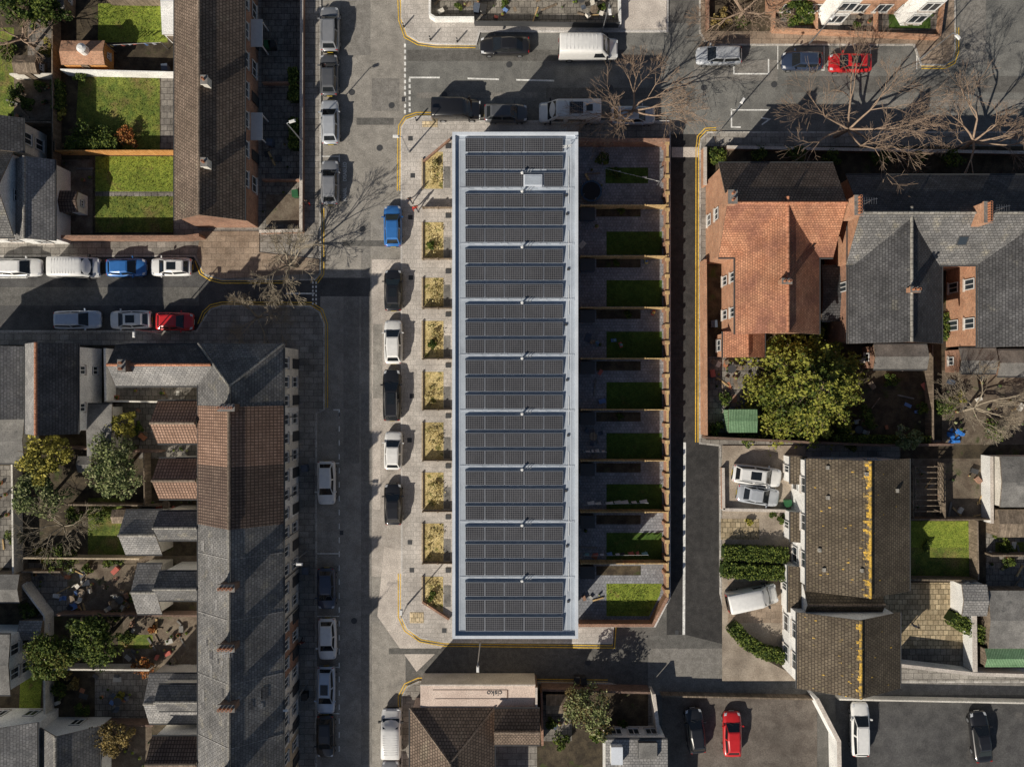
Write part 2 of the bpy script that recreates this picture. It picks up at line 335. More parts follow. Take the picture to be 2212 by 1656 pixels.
RP=[(R4(803,560,872,1245),'patch_l'),([(830,1180),(868,1190),(868,1345),(905,1385),(960,1392),(900,1450),(850,1380),(815,1330)],'conc'),  # first pale strip paints in sunlight beside the terrace's shadow edge
  (R4(735,0,800,120),'patch_d'),(R4(742,640,776,1000),'patch_d'),(R4(780,480,800,800),'patch_d'),(R4(780,850,803,1650),'patch_d'),(R4(735,120,760,330),'road_old'),
  (R4(880,108,1440,132),'patch_dd'),([(1180,190),(1500,190),(1500,215),(1180,215)],'patch_dd'),(R4(1500,130,1680,175),'patch_d'),(R4(1700,165,2212,200),'patch_dd'),(R4(2075,0,2130,140),'patch_d'),
  (R4(803,560,868,590),'conc'),(R4(806,700,826,860),'road_old'),(R4(806,930,822,1100),'conc'),(R4(690,600,800,640),'road_c'),(R4(0,620,430,660),'patch_dd'),(R4(1451,318,1508,340),'conc'),
  (R4(803,170,862,240),'patch_d'),(R4(770,255,850,270),'patch_dd'),(R4(740,520,868,532),'patch_dd'),(R4(900,200,1160,212),'patch_d'),(R4(1890,215,2212,230),'patch_d'),(R4(1470,240,1500,262),'patch_dd'),(R4(840,1400,1010,1412),'patch_dd')]
for i,(q,mt) in enumerate(RP): patch('road_repair',q,mt,.0115+.0005*i)
BL={
'nw':[(-1500,-1400),(692,-1400),(692,590),(680,604),(480,604),(445,595),(430,570),(420,553),(-1500,553)],
'sw':[(-1500,715),(425,715),(440,690),(455,668),(480,660),(670,661),(690,675),(700,700),(700,885),(683,892),(683,3000),(-1500,3000)],
'c':[(867,300),(868,275),(878,260),(900,252),(935,252),(945,262),(1445,262),(1447,300),(1447,1290),(1415,1352),(1324,1352),(1322,1388),(960,1386),(910,1377),(880,1357),(868,1330)],
'e':[(1512,320),(1515,300),(1530,286),(3600,286),(3600,1472),(1740,1472),(1650,1428),(1600,1392),(1568,1335),(1556,1280),(1555,962),(1512,957)],
's':[(868,3000),(868,1505),(880,1482),(905,1471),(1315,1475),(1410,1500),(1410,3000)],
'n':[(868,-1400),(868,40),(880,75),(905,90),(940,95),(1028,96),(1036,68),(1442,68),(1442,-1400)],
'ne':[(1512,-1400),(1512,70),(1524,90),(1540,97),(1975,97),(1990,140),(2040,141),(2058,130),(2063,110),(2063,-1400)],
'nee':[(2235,-1400),(2235,100),(2260,130),(3600,130),(3600,-1400)]}
tops={'nw':'pave','sw':'pave','c':'pave_new','e':'pave','s':'pave','n':'pave_new','ne':'pave_brown','nee':'pave'}
for k,pts in BL.items():
    w=W(pts,.1); m=M(); m.prism(w[::-1],-.05,.12,'kerb',tops[k])
    m.ribbon(w,.16,0,.128,'kerb_new' if k in 'cn' else 'kerb',closed=True); m.obj('pavement')
m=M()
def yl(pts):
    w=W(pts); m.ribbon(w,.09,.026,.028,'yellow',off=.12); m.ribbon(w,.09,.026,.028,'yellow',off=-.12)
yl([(862,0),(864,45),(876,80),(903,95),(940,100),(1027,101)])
yl([(935,246),(900,246),(876,254),(864,272),(862,300),(861,412)])
yl([(863,1238),(863,1332),(876,1360),(908,1383),(960,1392),(1325,1396),(1328,1354)])
yl([(863,1530),(863,1503),(876,1478),(903,1466),(1313,1470)])
yl([(1547,279),(1524,280),(1509,296),(1506,320),(1505,955)])
yl([(697,450),(697,592),(684,610)])
yl([(424,562),(434,590),(455,603),(480,609),(620,609)])
yl([(430,700),(440,675),(455,661),(480,655),(672,656),(695,670),(705,700),(705,880)])
yl([(2068,60),(2068,112),(2060,136),(2040,146),(1990,146)])
def wl(pts,w=.14): m.ribbon(W(pts),w,.029,.031,'white')
for y in range(95,245,13): wl([(875,y),(875,y+8)],.2)
for y in range(170,245,13): wl([(885,y),(885,y+8)],.2)
wl([(884,168),(950,168)],.16);wl([(1010,170),(1078,172)],.16);wl([(1115,173),(1197,175)],.16)
wl([(618,634),(680,634)])
for x in range(676,690,7):
    for y in range(608,655,9): wl([(x,y),(x,y+5)])
for y in range(890,1640,30): wl([(733,y),(733,y+12)],.1)
for y in (1000,1195,1330,1440,1540): wl([(683,y),(733,y)],.1)
wl([(1585,128),(1585,160),(1660,160)]);wl([(1660,128),(1660,160)]);wl([(1580,235),(1580,275),(1600,275)]);wl([(1580,238),(1660,238)]);wl([(1645,270),(1662,258),(1645,255)])
for x in range(1690,1780,14): wl([(x,152),(x+7,152)],.1)
wl([(0,600),(60,600)],.1)
for x in range(1680,2000,100): wl([(x,100),(x,150)],.08)
wl([(720,885),(733,885),(733,900)],.13)
wl([(733,335),(733,350)],.1); wl([(692,338),(733,338)],.1); wl([(692,440),(733,440)],.1)
m.obj('road_markings')
m=M(); m.ribbon(W([(1479,955),(1477,1370)]),.24,.018,.03,'white'); m.obj('drainage_channel')  # bright white line along the lane
m=M()
for x,y in [(1665,15),(846,228),(783,495),(1318,190),(1520,190),(1672,183),(765,1340),(1270,1430),(1100,140),(560,640),(760,200),(2090,100),(820,320),(960,205)]:
    c=P(x,y); m.cyl((*c,.02),(*c,.032),.3,.3,14,'dgrey')
for x,y in [(855,760),(738,1150),(872,215),(1462,1365),(700,560)]:
    c=P(x,y); m.obox(c,0,.35,.45,.02,.033,'dgrey')
m.obj('manhole_covers')
# ------------------------------------------------------------ houses
class House:
    def __init__(s,name):
        s.name=name; s.walls=M(); s.roof=M(); s.win=M(); s.chim=M(); s.trim=M()
    def finish(s):
        e=empty(s.name)
        for n,mm in (('walls',s.walls),('roof',s.roof),('windows',s.win),('chimney',s.chim),('trim',s.trim)):
            if mm.f: mm.obj(n,e)
        return e
    def window(s,c,n,w,h,z,door=False,mat='whitep'):
        ang=math.atan2(n[1],n[0])+math.pi/2
        u=(math.cos(ang),math.sin(ang))
        def at(du,dn): return (c[0]+u[0]*du+n[0]*dn,c[1]+u[1]*du+n[1]*dn)
        s.win.obox(at(0,.02),ang,w,.07,z-h/2,z+h/2,'glass' if not door else mat)
        f=.08
        s.win.obox(at(-w/2+f/2,.05),ang,f,.1,z-h/2,z+h/2,mat); s.win.obox(at(w/2-f/2,.05),ang,f,.1,z-h/2,z+h/2,mat)
        s.win.obox(at(0,.048),ang,w-2*f,.1,z+h/2-f,z+h/2-.001,mat); s.win.obox(at(0,.048),ang,w-2*f,.1,z-h/2+.001,z-h/2+f,mat)
        if not door:
            s.win.obox(at(0,.046),ang,.06,.09,z-h/2+f,z+h/2-f,mat)
            s.win.obox(at(0,.09),ang,w+.2,.2,z-h/2-.09,z-h/2-.002,'conc')
    def gable(s,px,eh,rh,axis,roof,wall,hip=(0,0),over=.28,z0=.05,ridge='ridge_g',roof2=None,gut=True):
        x0,y1=P(px[0],px[1],eh); x1,y0=P(px[2],px[3],eh)
        s.w=(x0+over,y0+over,x1-over,y1-over); s.eh=eh
        roof2=roof2 or roof
        def T(a,b,z): return (a,b,z) if axis=='y' else (b,a,z)
        if axis=='y': a0,a1,b0,b1=x0,x1,y0,y1
        else: a0,a1,b0,b1=y0,y1,x0,x1
        mid=(a0+a1)/2; hw=(a1-a0)/2
        rb0=b0+(hw if hip[0] else 0); rb1=b1-(hw if hip[1] else 0)
        A0=T(a0,b0,eh);A1=T(a0,b1,eh);C0=T(a1,b0,eh);C1=T(a1,b1,eh);R0=T(mid,rb0,rh);R1=T(mid,rb1,rh)
        t=.12
        def sl(p,mm): s.roof.slab(p,t,mm)
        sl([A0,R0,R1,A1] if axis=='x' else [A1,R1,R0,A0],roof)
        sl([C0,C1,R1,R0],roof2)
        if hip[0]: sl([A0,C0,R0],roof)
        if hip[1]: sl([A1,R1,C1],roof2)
        up=lambda p:(p[0],p[1],p[2]+.02)
        if ridge:
            s.roof.cyl(up(R0),up(R1),.13,.13,8,ridge)
            if hip[0]: s.roof.cyl(up(A0),up(R0),.1,.1,6,ridge); s.roof.cyl(up(C0),up(R0),.1,.1,6,ridge)
            if hip[1]: s.roof.cyl(up(A1),up(R1),.1,.1,6,ridge); s.roof.cyl(up(C1),up(R1),.1,.1,6,ridge)
        if gut:
            for q0,q1,sg in ((A0,A1,-1),(C0,C1,1)):
                o=.07*sg; f=(lambda p:(p[0]+o,p[1],p[2]-.08)) if axis=='y' else (lambda p:(p[0],p[1]+o,p[2]-.08))
                s.trim.cyl(f(q0),f(q1),.07,.07,6,'dgrey')
        wa0,wa1,wb0,wb1=a0+over,a1-over,b0+over,b1-over
        wz=eh+(rh-eh)*over/hw-t-.01
        c=[T(wa0,wb0,0),T(wa1,wb0,0),T(wa1,wb1,0),T(wa0,wb1,0)]
        for i in range(4):
            p=c[i];q=c[(i+1)%4]; s.walls.face([(p[0],p[1],z0),(q[0],q[1],z0),(q[0],q[1],wz),(p[0],p[1],wz)],wall)
        if not hip[0]: s.walls.face([T(wa0,wb0,wz),T(wa1,wb0,wz),T(mid,wb0,rh-t-.01)],wall)
        if not hip[1]: s.walls.face([T(wa0,wb1,wz),T(wa1,wb1,wz),T(mid,wb1,rh-t-.01)],wall)
        s.A=(a0,a1,b0,b1,mid,rh,axis)
        return s
    def wins(s,side,n,floors=(1.5,4.2),w=1.1,h=1.3,f0=.05,f1=.95,doors=False):
        x0,y0,x1,y1=s.w
        for i in range(n):
            t=f0+(f1-f0)*(i+.5)/n
            for j,z in enumerate(floors):
                if side=='e': c=(x1,y0+(y1-y0)*t);nn=(1,0)
                if side=='w': c=(x0,y0+(y1-y0)*t);nn=(-1,0)
                if side=='n': c=(x0+(x1-x0)*t,y1);nn=(0,1)
                if side=='s': c=(x0+(x1-x0)*t,y0);nn=(0,-1)
                if doors and j==0 and i%2: s.window(c,nn,.95,2.05,1.15,True,'dgrey')
                else: s.window(c,nn,w,h,z)
    def chimney(s,px,py,h,lx,ly,base,mat='brick_d',pots=3,along='y',aerial=False):
        c=P(px,py,h); s.chim.obox(c,0,lx,ly,base,h-.2,mat); s.chim.obox(c,0,lx+.12,ly+.12,h-.2,h,mat,'felt')
        for i in range(pots):
            t=(i+.5)/pots-.5
            q=(c[0]+(lx*t if along=='x' else 0),c[1]+(ly*t if along=='y' else 0))
            s.chim.cyl((*q,h-.02),(*q,h+.4),.12,.095,8,'pot'); s.chim.cyl((*q,h+.34),(*q,h+.41),.13,.13,8,'pot'); s.chim.cyl((*q,h+.4),(*q,h+.415),.08,.08,8,'blackp')
        if aerial:
            a=(c[0]+lx*.4,c[1]); s.chim.cyl((*a,h-.5),(*a,h+1.6),.02,.02,5,'alu'); s.chim.cyl((a[0]-.6,a[1],h+1.5),(a[0]+.6,a[1]+.2,h+1.5),.015,.015,4,'alu')
            for k in range(6): s.chim.cyl((a[0]-.5+k*.2,a[1]-.25,h+1.5),(a[0]-.5+k*.2,a[1]+.3,h+1.5),.01,.01,4,'alu')
    def skylight(s,px,py,w=.7,l=.9):
        a0,a1,b0,b1,mid,rh,ax=s.A
        X,Y=P(px,py,(s.eh+rh)/2); sl=(rh-s.eh)/((a1-a0)/2)
        def z(v): return rh-abs(v-mid)*sl
        if ax=='y': pts=[(X-w/2,Y-l/2,z(X-w/2)),(X+w/2,Y-l/2,z(X+w/2)),(X+w/2,Y+l/2,z(X+w/2)),(X-w/2,Y+l/2,z(X-w/2))]
        else: pts=[(X-l/2,Y-w/2,z(Y-w/2)),(X+l/2,Y-w/2,z(Y-w/2)),(X+l/2,Y+w/2,z(Y+w/2)),(X-l/2,Y+w/2,z(Y+w/2))]
        s.trim.slab([(p[0],p[1],p[2]+.08) for p in pts],.1,'dgrey','dgrey')
        c=[sum(p[i] for p in pts)/4 for i in range(3)]
        s.trim.face([(c[0]+(p[0]-c[0])*.82,c[1]+(p[1]-c[1])*.82,c[2]+(p[2]-c[2])*.82+.09) for p in pts],'glass')
H=House('terraced_houses'); H.gable((377,-700,528,476),5,7.5,'y','tile_br','brick',ridge='ridge_b')
H.wins('e',16,(1.5,3.9),1.5,1.25,doors=True); H.wins('w',16,(1.5,3.9),1.3,1.2)
for y in (-180,172,350): H.chimney(440,y,8.1,.5,.7,6.9,'render',1)
for y in (70,272,-130):
    x,yy=P(556,y,2.5); x=H.w[2]; H.trim.box(x,yy-1.3,2.25,x+1.1,yy+1.3,2.37,'whitep'); H.trim.box(x+.95,yy+1.1,.1,x+1.05,yy+1.2,2.25,'whitep'); H.trim.box(x+.95,yy-1.2,.1,x+1.05,yy-1.1,2.25,'whitep')
H.finish()
H=House('terraced_houses')
yb=[(877,1005,'tile_lb'),(1005,1137,'tile_db')]
H.gable((428,742,612,2100),6.2,9.1,'y','slate','render',hip=(0,1),ridge='ridge_g')
H.wins('e',32,(1.6,4.6),1.0,1.5,f0=.0,f1=.99,doors=True)
a0,a1,b0,b1,mid,rh,ax=H.A
for y0,y1,mt in yb:
    Y1=P(0,y0,7.6)[1];Y0=P(0,y1,7.6)[1]; t=.05
    H.roof.slab([(a0-.03,Y1,6.2+t),(mid,Y1,9.1+t),(mid,Y0,9.1+t),(a0-.03,Y0,6.2+t)],.05,mt)
    H.roof.slab([(a1+.03,Y0,6.2+t),(a1+.03,Y1,6.2+t),(mid,Y1,9.1+t),(mid,Y0,9.1+t)],.05,mt)
    H.roof.cyl((mid,Y0+.02,9.16),(mid,Y1-.02,9.16),.15,.15,8,'ridge_b')
xw=H.w[2]
for ya,yb2,mt in ((1345,1450,'brick'),(1010,1120,'render_w'),(1600,1700,'brick_b'),(880,940,'render_w')):
    Y1=P(0,ya,3)[1];Y0=P(0,yb2,3)[1]; H.walls.box(xw-.05,Y0,.05,xw+.012,Y1,5.9,mt)
for i,y in enumerate((880,1270,1400,1530,1680)): H.chimney(488,y,10.0,1.35,.55,8.0,'brick_d',4,'x',aerial=i%2==0)
for k in range(10):
    yy=P(0,900+k*85,3)[1]; H.trim.cyl((xw+.08,yy,.1),(xw+.08,yy,6),.05,.05,6,'dgrey')
sl=(9.1-6.2)/(mid-a0)
for k in range(16):
    y=P(0,random.uniform(1160,1640),7.5)[1]; sgn=random.choice((-1,1)); o=random.uniform(.4,3.2); w=random.uniform(.3,.9); l=random.uniform(.3,1.2)
    x=mid+sgn*o; q=[(x,y,9.1-abs(x-mid)*sl+.03),(x+sgn*w*.6,y,9.1-abs(x+sgn*w*.6-mid)*sl+.03),(x+sgn*w*.6,y+l,9.1-abs(x+sgn*w*.6-mid)*sl+.03),(x,y+l,9.1-abs(x-mid)*sl+.03)]
    H.roof.face(q if sgn>0 else q[::-1],random.choice(['slate_l','slate_d']))
for y in (1200,1330,1465,1600):
    Y=P(0,y,7.6)[1]; H.roof.slab([(a0,Y+.05,6.2+.05),(mid,Y+.05,9.15),(mid,Y-.05,9.15),(a0,Y-.05,6.25)],.04,'slate_l'); H.roof.slab([(a1,Y-.05,6.25),(a1,Y+.05,6.25),(mid,Y+.05,9.15),(mid,Y-.05,9.15)],.04,'slate_l')
H.finish()
H=House('corner_shop_wing'); H.gable((250,744,470,833),6.1,7.7,'x','slate_l','render',ridge='ridge_t',roof2='slate_d'); H.wins('n',4,(1.6,4.6)); H.wins('s',3,(4.4,)); H.chimney(262,790,8.6,.6,1,7,'brick_d',2); H.finish()  # north slope given darker slate to paint in its shade
def outr(px,eh,rh,axis,roof,wall,name='rear_extension',hip=(0,0),ridge='ridge_g',ws='ws',roof2=None,sky=None):
    H=House(name); H.gable(px,eh,rh,axis,roof,wall,hip=hip,ridge=ridge,over=.15,roof2=roof2)
    for sd in ws: H.wins(sd,1,(1.5,) if eh<4.5 else (1.5,3.9),.9,1.1)
    if sky: H.skylight(*sky)
    return H.finish()
outr((340,866,436,957),5.0,6.6,'x','tile_lb','render_w',ridge='ridge_b'); outr((343,990,436,1077),4.8,6.3,'x','tile_lb','render',ridge='ridge_b')
outr((271,1102,350,1197),3,4.4,'x','slate_l','render'); outr((342,1104,436,1166),5,6.2,'x','slate','render')
outr((296,1218,350,1325),3.0,4.3,'x','slate_l','render'); outr((343,1234,436,1296),5,6.2,'x','slate','render_w')
outr((322,1455,436,1562),3.2,4.4,'x','slate_l','render'); outr((343,1478,436,1535),5,6.0,'x','slate','render')
outr((328,1590,436,1680),4.9,6.3,'x','tile_db','render_w',ridge='ridge_b')
H=House('rendered_house'); H.gable((54,742,168,937),5,7.4,'y','slate_l','render_w',ridge='ridge_t',roof2='slate_d'); H.wins('e',2,(1.5,3.8),.8,.9); H.wins('s',2,(1.5,3.8)); H.finish()  # east slope's darker slate is shade put into the colour
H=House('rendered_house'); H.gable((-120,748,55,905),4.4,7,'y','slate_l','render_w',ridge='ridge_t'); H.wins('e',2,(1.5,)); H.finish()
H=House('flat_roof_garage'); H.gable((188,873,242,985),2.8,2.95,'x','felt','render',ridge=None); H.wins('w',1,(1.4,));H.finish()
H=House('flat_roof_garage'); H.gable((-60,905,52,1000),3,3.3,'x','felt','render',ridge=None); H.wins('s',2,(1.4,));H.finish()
H=House('rendered_house'); H.gable((-130,325,30,512),4.6,7.0,'x','slate','render_w',ridge='ridge_t',roof2='slate_d'); H.wins('s',2,(1.5,3.6)); H.wins('e',1,(1.5,3.6)); H.finish()  # darker slate on the north slope stands in for shade
H=House('rendered_house'); H.gable((20,345,118,520),3.4,4.6,'y','slate_l','render_w',ridge='ridge_g',roof2='slate_l'); H.wins('s',1,(1.5,)); H.finish()
H=House('slate_roof_house'); H.gable((-90,255,50,330),4.4,6,'y','slate_d','render',ridge='ridge_t'); H.wins('e',1,(1.5,3.4)); H.finish()
H=House('rendered_house'); H.gable((-90,1560,80,1800),4.2,5.8,'y','slate_l','render_w',ridge='ridge_g'); H.wins('n',2,(1.5,)); H.wins('e',3,(1.5,));H.finish()
H=House('rendered_house'); H.gable((82,1568,215,1800),3.0,5.2,'y','slate','render_w',ridge='ridge_g'); H.wins('n',1,(1.5,)); H.wins('e',2,(1.5,));H.finish()
H=House('rendered_house'); H.gable((-160,1370,22,1500),4.2,4.5,'x','felt','render_w',ridge=None); H.wins('e',2,(1.5,3.2)); H.finish()
H=House('brick_house'); H.gable((1552,352,1800,556),6,9,'x','tile_or','brick_o',ridge='ridge_t',roof2='tile_br'); H.wins('w',1,(1.6,4.4)); H.wins('n',3,(1.6,4.4),1.6,1.6)  # orange roof's north slope coloured brown to look shaded
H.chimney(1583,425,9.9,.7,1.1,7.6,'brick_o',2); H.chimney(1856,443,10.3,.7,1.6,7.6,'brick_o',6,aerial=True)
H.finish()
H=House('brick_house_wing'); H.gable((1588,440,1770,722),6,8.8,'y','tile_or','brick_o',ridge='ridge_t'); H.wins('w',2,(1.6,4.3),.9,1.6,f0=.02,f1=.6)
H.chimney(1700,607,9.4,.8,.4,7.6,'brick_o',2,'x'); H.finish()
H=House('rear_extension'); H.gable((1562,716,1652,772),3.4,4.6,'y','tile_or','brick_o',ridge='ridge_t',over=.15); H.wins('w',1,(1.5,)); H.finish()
H=House('terraced_houses'); H.gable((1828,378,2900,572),6,9,'x','slate','brick_o',ridge='ridge_g',roof2='slate_d'); H.wins('n',14,(1.6,4.4),1.5,1.6)  # dark slate paints the north slope as the shaded side
H.chimney(2136,458,10.3,.7,1.7,7.6,'brick_o',8,aerial=True); H.chimney(2400,458,10.3,.8,2.2,7.6,'brick_o',8); H.skylight(2080,520); H.finish()
H=House('slate_roof_wing'); H.gable((1832,462,2035,742),5.7,8.7,'y','slate_d','brick',ridge='ridge_g'); H.wins('w',1,(1.6,4.1),.9,1.5,f0=.3,f1=.6); H.chimney(1978,625,9.3,.8,.4,7.6,'brick_o',2,'x'); H.finish()
H=House('slate_roof_wing'); H.gable((2112,500,2330,750),6,8.9,'y','slate_d','brick_o',ridge='ridge_g'); H.wins('w',2,(1.6,4.3),1.0,1.6,f0=.02,f1=.75); H.finish()
H=House('rear_infill'); H.gable((1775,575,1830,690),3.2,3.6,'x','slate_d','brick_d',ridge=None,over=.1); H.wins('s',1,(1.5,),.8,1); H.finish()
for q in ((1887,744,2003,797),(2072,752,2152,806),(2155,756,2260,812)):
    H=House('lean_to'); H.gable(q,2.9,3.3,'x','felt','brick',ridge=None,over=.12); H.wins('w',1,(1.4,),.8,.9); H.finish()
def lich(H,w=.4):
    a0,a1,b0,b1,mid,rh,ax=H.A; sl=(rh-H.eh)/((a1-a0)/2)
    for k in range(int((b1-b0)/.25)):
        y=b0+.1+k*.25; ww=w*random.uniform(.1,1.5)
        if random.random()<.22: continue
        H.roof.slab([(mid-ww,y+.23,rh-ww*sl+.03),(mid-.03,y+.23,rh+.03),(mid-.03,y,rh+.03),(mid-ww*.9,y,rh-ww*.9*sl+.03)],.02,'lichen')
    for k in range(34):
        y=random.uniform(b0,b1-.3); o=random.uniform(.2,1)**2*(a1-a0)/2*.9; sg=random.choice((-1,-1,1))
        x=mid+sg*o; q=random.uniform(.04,.12)
        H.roof.slab([(x-q,y+q,rh-abs(x-q-mid)*sl+.02),(x+q,y+q,rh-abs(x+q-mid)*sl+.02),(x+q,y,rh-abs(x+q-mid)*sl+.02),(x-q,y,rh-abs(x-q-mid)*sl+.02)],.01,'lichen')
H=House('semi_detached_house'); H.gable((1742,990,1965,1276),5.1,7.6,'y','tile_hb','render_w',ridge='lichen'); lich(H); H.wins('w',3,(1.5,3.8),1.5,1.3,doors=True); H.wins('n',2,(3.8,)); H.wins('e',3,(1.5,3.8))
for x,y in ((1790,1075),(1775,1190),(1783,1232),(1790,1010),(1858,1020),(1940,1060),(1850,1225)):
    a0,a1,b0,b1,mid,rh,ax=H.A; X,Y=P(x,y,6.2); sl=2.5/((a1-a0)/2); z=rh-abs(X-mid)*sl+.05; H.trim.obox((X,Y),0,.26,.34,z-.2,z+.15,'ridge_g')
H.finish()
H=House('semi_detached_house'); H.gable((1722,1322,1945,1486),5.1,7.6,'y','tile_hb','render_w',ridge='lichen'); lich(H,.25); H.wins('w',2,(1.5,3.8),1.5,1.3); H.wins('s',2,(1.5,3.8)); H.finish()
H=House('link_extension'); H.gable((1735,1262,1900,1336),3.4,4.6,'x','tile_hb','render_w',ridge='ridge_b',over=.1); H.wins('w',1,(1.5,)); H.finish()
for q in ((1703,1222,1740,1322),(1708,985,1742,1045),(1708,1105,1742,1170)):
    H=House('entrance_porch'); H.gable(q,2.5,2.9,'y','tile_hb','render_w',ridge=None,over=.1); H.wins('w',1,(1.3,),.7); H.finish()
H=House('corner_building'); H.gable((886,1528,1068,2100),3.1,5.7,'y','tile_br','render_p',hip=(0,1),ridge='ridge_b',over=.2); H.wins('w',3,(1.5,),1.1,1.2)
x0,y1=P(908,1480,3); x1,y0=P(1156,1545,3)
H.walls.box(x0,y0,.1,x1,y1,3.0,'render_p','render_p'); H.walls.box(x0-.02,y1-.02,.1,x1+.02,y1+.12,3.05,'render','conc'); H.walls.box(x1+.003,y0-2.5,.1,x1+.2,y1-.03,3.4,'brick_d','conc')  # extension form invented, kept low so its pink top catches the sun
H.walls.box(P(935,1490,3)[0],y1-.42,3.0,P(1096,1490,3)[0],y1-.38,3.03,'brick_d'); H.walls.box(P(1095,1490,3)[0],y1-1.2,3.0,P(1097.5,1490,3)[0],y1-.43,3.03,'brick_d'); H.walls.box(P(940,1490,3)[0],y1-1.24,3.0,P(1097,1490,3)[0],y1-1.21,3.03,'brick_d')
H.finish()
outr((1068,1530,1166,1608),3.6,4.8,'x','tile_br','brick',ridge='ridge_b')
H=House('flat_roof_building'); H.gable((1308,1596,1442,1800),3.4,3.6,'x','slate_l','render_w',ridge=None,over=.1); H.wins('n',3,(1.6,))
X0,Y1=P(1320,1612,4);X1,Y0=P(1345,1650,4); H.walls.box(X0,Y0,3.4,X1,Y1,4.1,'render_w','coping'); X0,Y1=P(1380,1605,4);X1,Y0=P(1420,1640,4); H.walls.box(X0,Y0,3.4,X1,Y1,3.9,'dgrey','felt'); H.finish()
H=House('brick_house'); H.gable((1690,-300,2062,-26),6,9,'x','tile_or','brick_o',ridge='ridge_t'); H.wins('s',6,(1.6,4.4),1.4,1.6)
for px in (1810,1985):
    x,y=P(px,10,2); ys=H.w[1]; H.walls.prism([(x-1.6,ys+.1),(x+1.6,ys+.1),(x+.9,ys-1.1),(x-.9,ys-1.1)][::-1],.05,5.4,'render_w','slate_l')
    for zz in (1.7,4.2): H.window((x,ys-1.1),(0,-1),1.5,1.6,zz)
H.finish()
H=House('brick_house'); H.gable((905,-320,1330,-60),6,9,'x','slate','render',ridge='ridge_t'); H.wins('s',5,(1.6,4.4)); H.finish()
# ------------------------------------------------------------ townhouse terrace with solar roof
HB=8.3
e=empty('townhouse_terrace')
x0,y1=P(977,285,HB); x1,y0=P(1249,1379,HB)
bw=M()
c=[(x0+.12,y0+.12),(x1-.12,y0+.12),(x1-.12,y1-.12),(x0+.12,y1-.12)]
for i in range(4):
    p=c[i];q=c[(i+1)%4]; bw.face([(*p,.05),(*q,.05),(*q,HB-.2),(*p,HB-.2)],'brick_b')
bw.obj('walls',e)
rf=M(); RZ=HB-.32
rf.face([(x0+.1,y0+.1,RZ),(x1-.1,y0+.1,RZ),(x1-.1,y1-.1,RZ),(x0+.1,y1-.1,RZ)],'memb')
wp=.26
ring=[(x0+wp/2,y0+wp/2),(x1-wp/2,y0+wp/2),(x1-wp/2,y1-wp/2),(x0+wp/2,y1-wp/2)]
rf.ribbon(ring,wp,RZ-.3,HB,'coping',closed=True)
ring2=[(x0+.6,y0+.6),(x1-.6,y0+.6),(x1-.6,y1-.6),(x0+.6,y1-.6)]
rf.ribbon(ring2,.06,RZ-.01,RZ+.03,'coping',closed=True)
for i in range(1,9):
    yy=P(0,290+119.9*i-3,RZ)[1]
    rf.box(x0+.5,yy-.1,RZ-.01,x1-.3,yy+.1,RZ+.035,'memb','memb')
    for k in range(9):
        xx=x0+.8+k*1.12; rf.box(xx,yy-.03,RZ+.03,xx+.7,yy+.03,RZ+.05,'coping')
for xx in (x0+.35,x1-1.0):
    rf.box(xx-.02,y0+.3,RZ-.01,xx+.02,y1-.3,RZ+.008,'coping')
rf.obj('flat_roof',e)
A['pv']=mk('solar_cells',(.016,.017,.022),(.026,.027,.033),.5,rough=.25,pat='t',bw=.17,rh=.165,ms=.012,mc=(.22,.22,.23),var=.22,bump=0,offset=0,spec=.5,stain=.15,fine=0)
pv=M(); rail=M()
for i in range(9):
    st=292+119.9*i
    for r,(ya,yb_) in enumerate(((6,36),(43.5,73.5),(81,111))):
        zA=RZ+.27; zB=RZ+.1
        Ya=P(0,st+ya,zA)[1]; Yb=P(0,st+yb_,zB)[1]
        for k in range(5):
            if i==0 and r==2 and k==3: continue
            X0=P(1005+42.4*k,0,RZ+.2)[0]+.01; X1=P(1005+42.4*(k+1),0,RZ+.2)[0]-.025
            q=[(X0,Yb,zB),(X1,Yb,zB),(X1,Ya,zA),(X0,Ya,zA)]
            pv.slab(q,.04,'alu','alu')
            f=.035; up=.006
            q2=[(X0+f,Yb+f,zB+up+f*.15),(X1-f,Yb+f,zB+up+f*.15),(X1-f,Ya-f,zA+up-f*.15),(X0+f,Ya-f,zA+up-f*.15)]
            o=1.7*(i*15+r*5+k); pv.face(q2,'pv',uv=[(o+.0055,.0055),(o+1.7,.0055),(o+1.7,1.155),(o+.0055,1.155)])
            for xx in (X0+.25,X1-.25):
                rail.box(xx-.03,Yb-.12,RZ,xx+.03,Ya+.2,RZ+.05,'alu')
        XL=P(1005,0,RZ)[0];XR=P(1217,0,RZ)[0]
        rail.hexa([(XL,Ya+.02,RZ+.02),(XR,Ya+.02,RZ+.02),(XR,Ya+.16,RZ+.02),(XL,Ya+.16,RZ+.02),(XL,Ya-.01,zA-.06),(XR,Ya-.01,zA-.06),(XR,Ya+.01,zA-.06),(XL,Ya+.01,zA-.06)],'deflect')
pv.obj('solar_panels',e); rail.obj('panel_mounts',e)
vt=M()
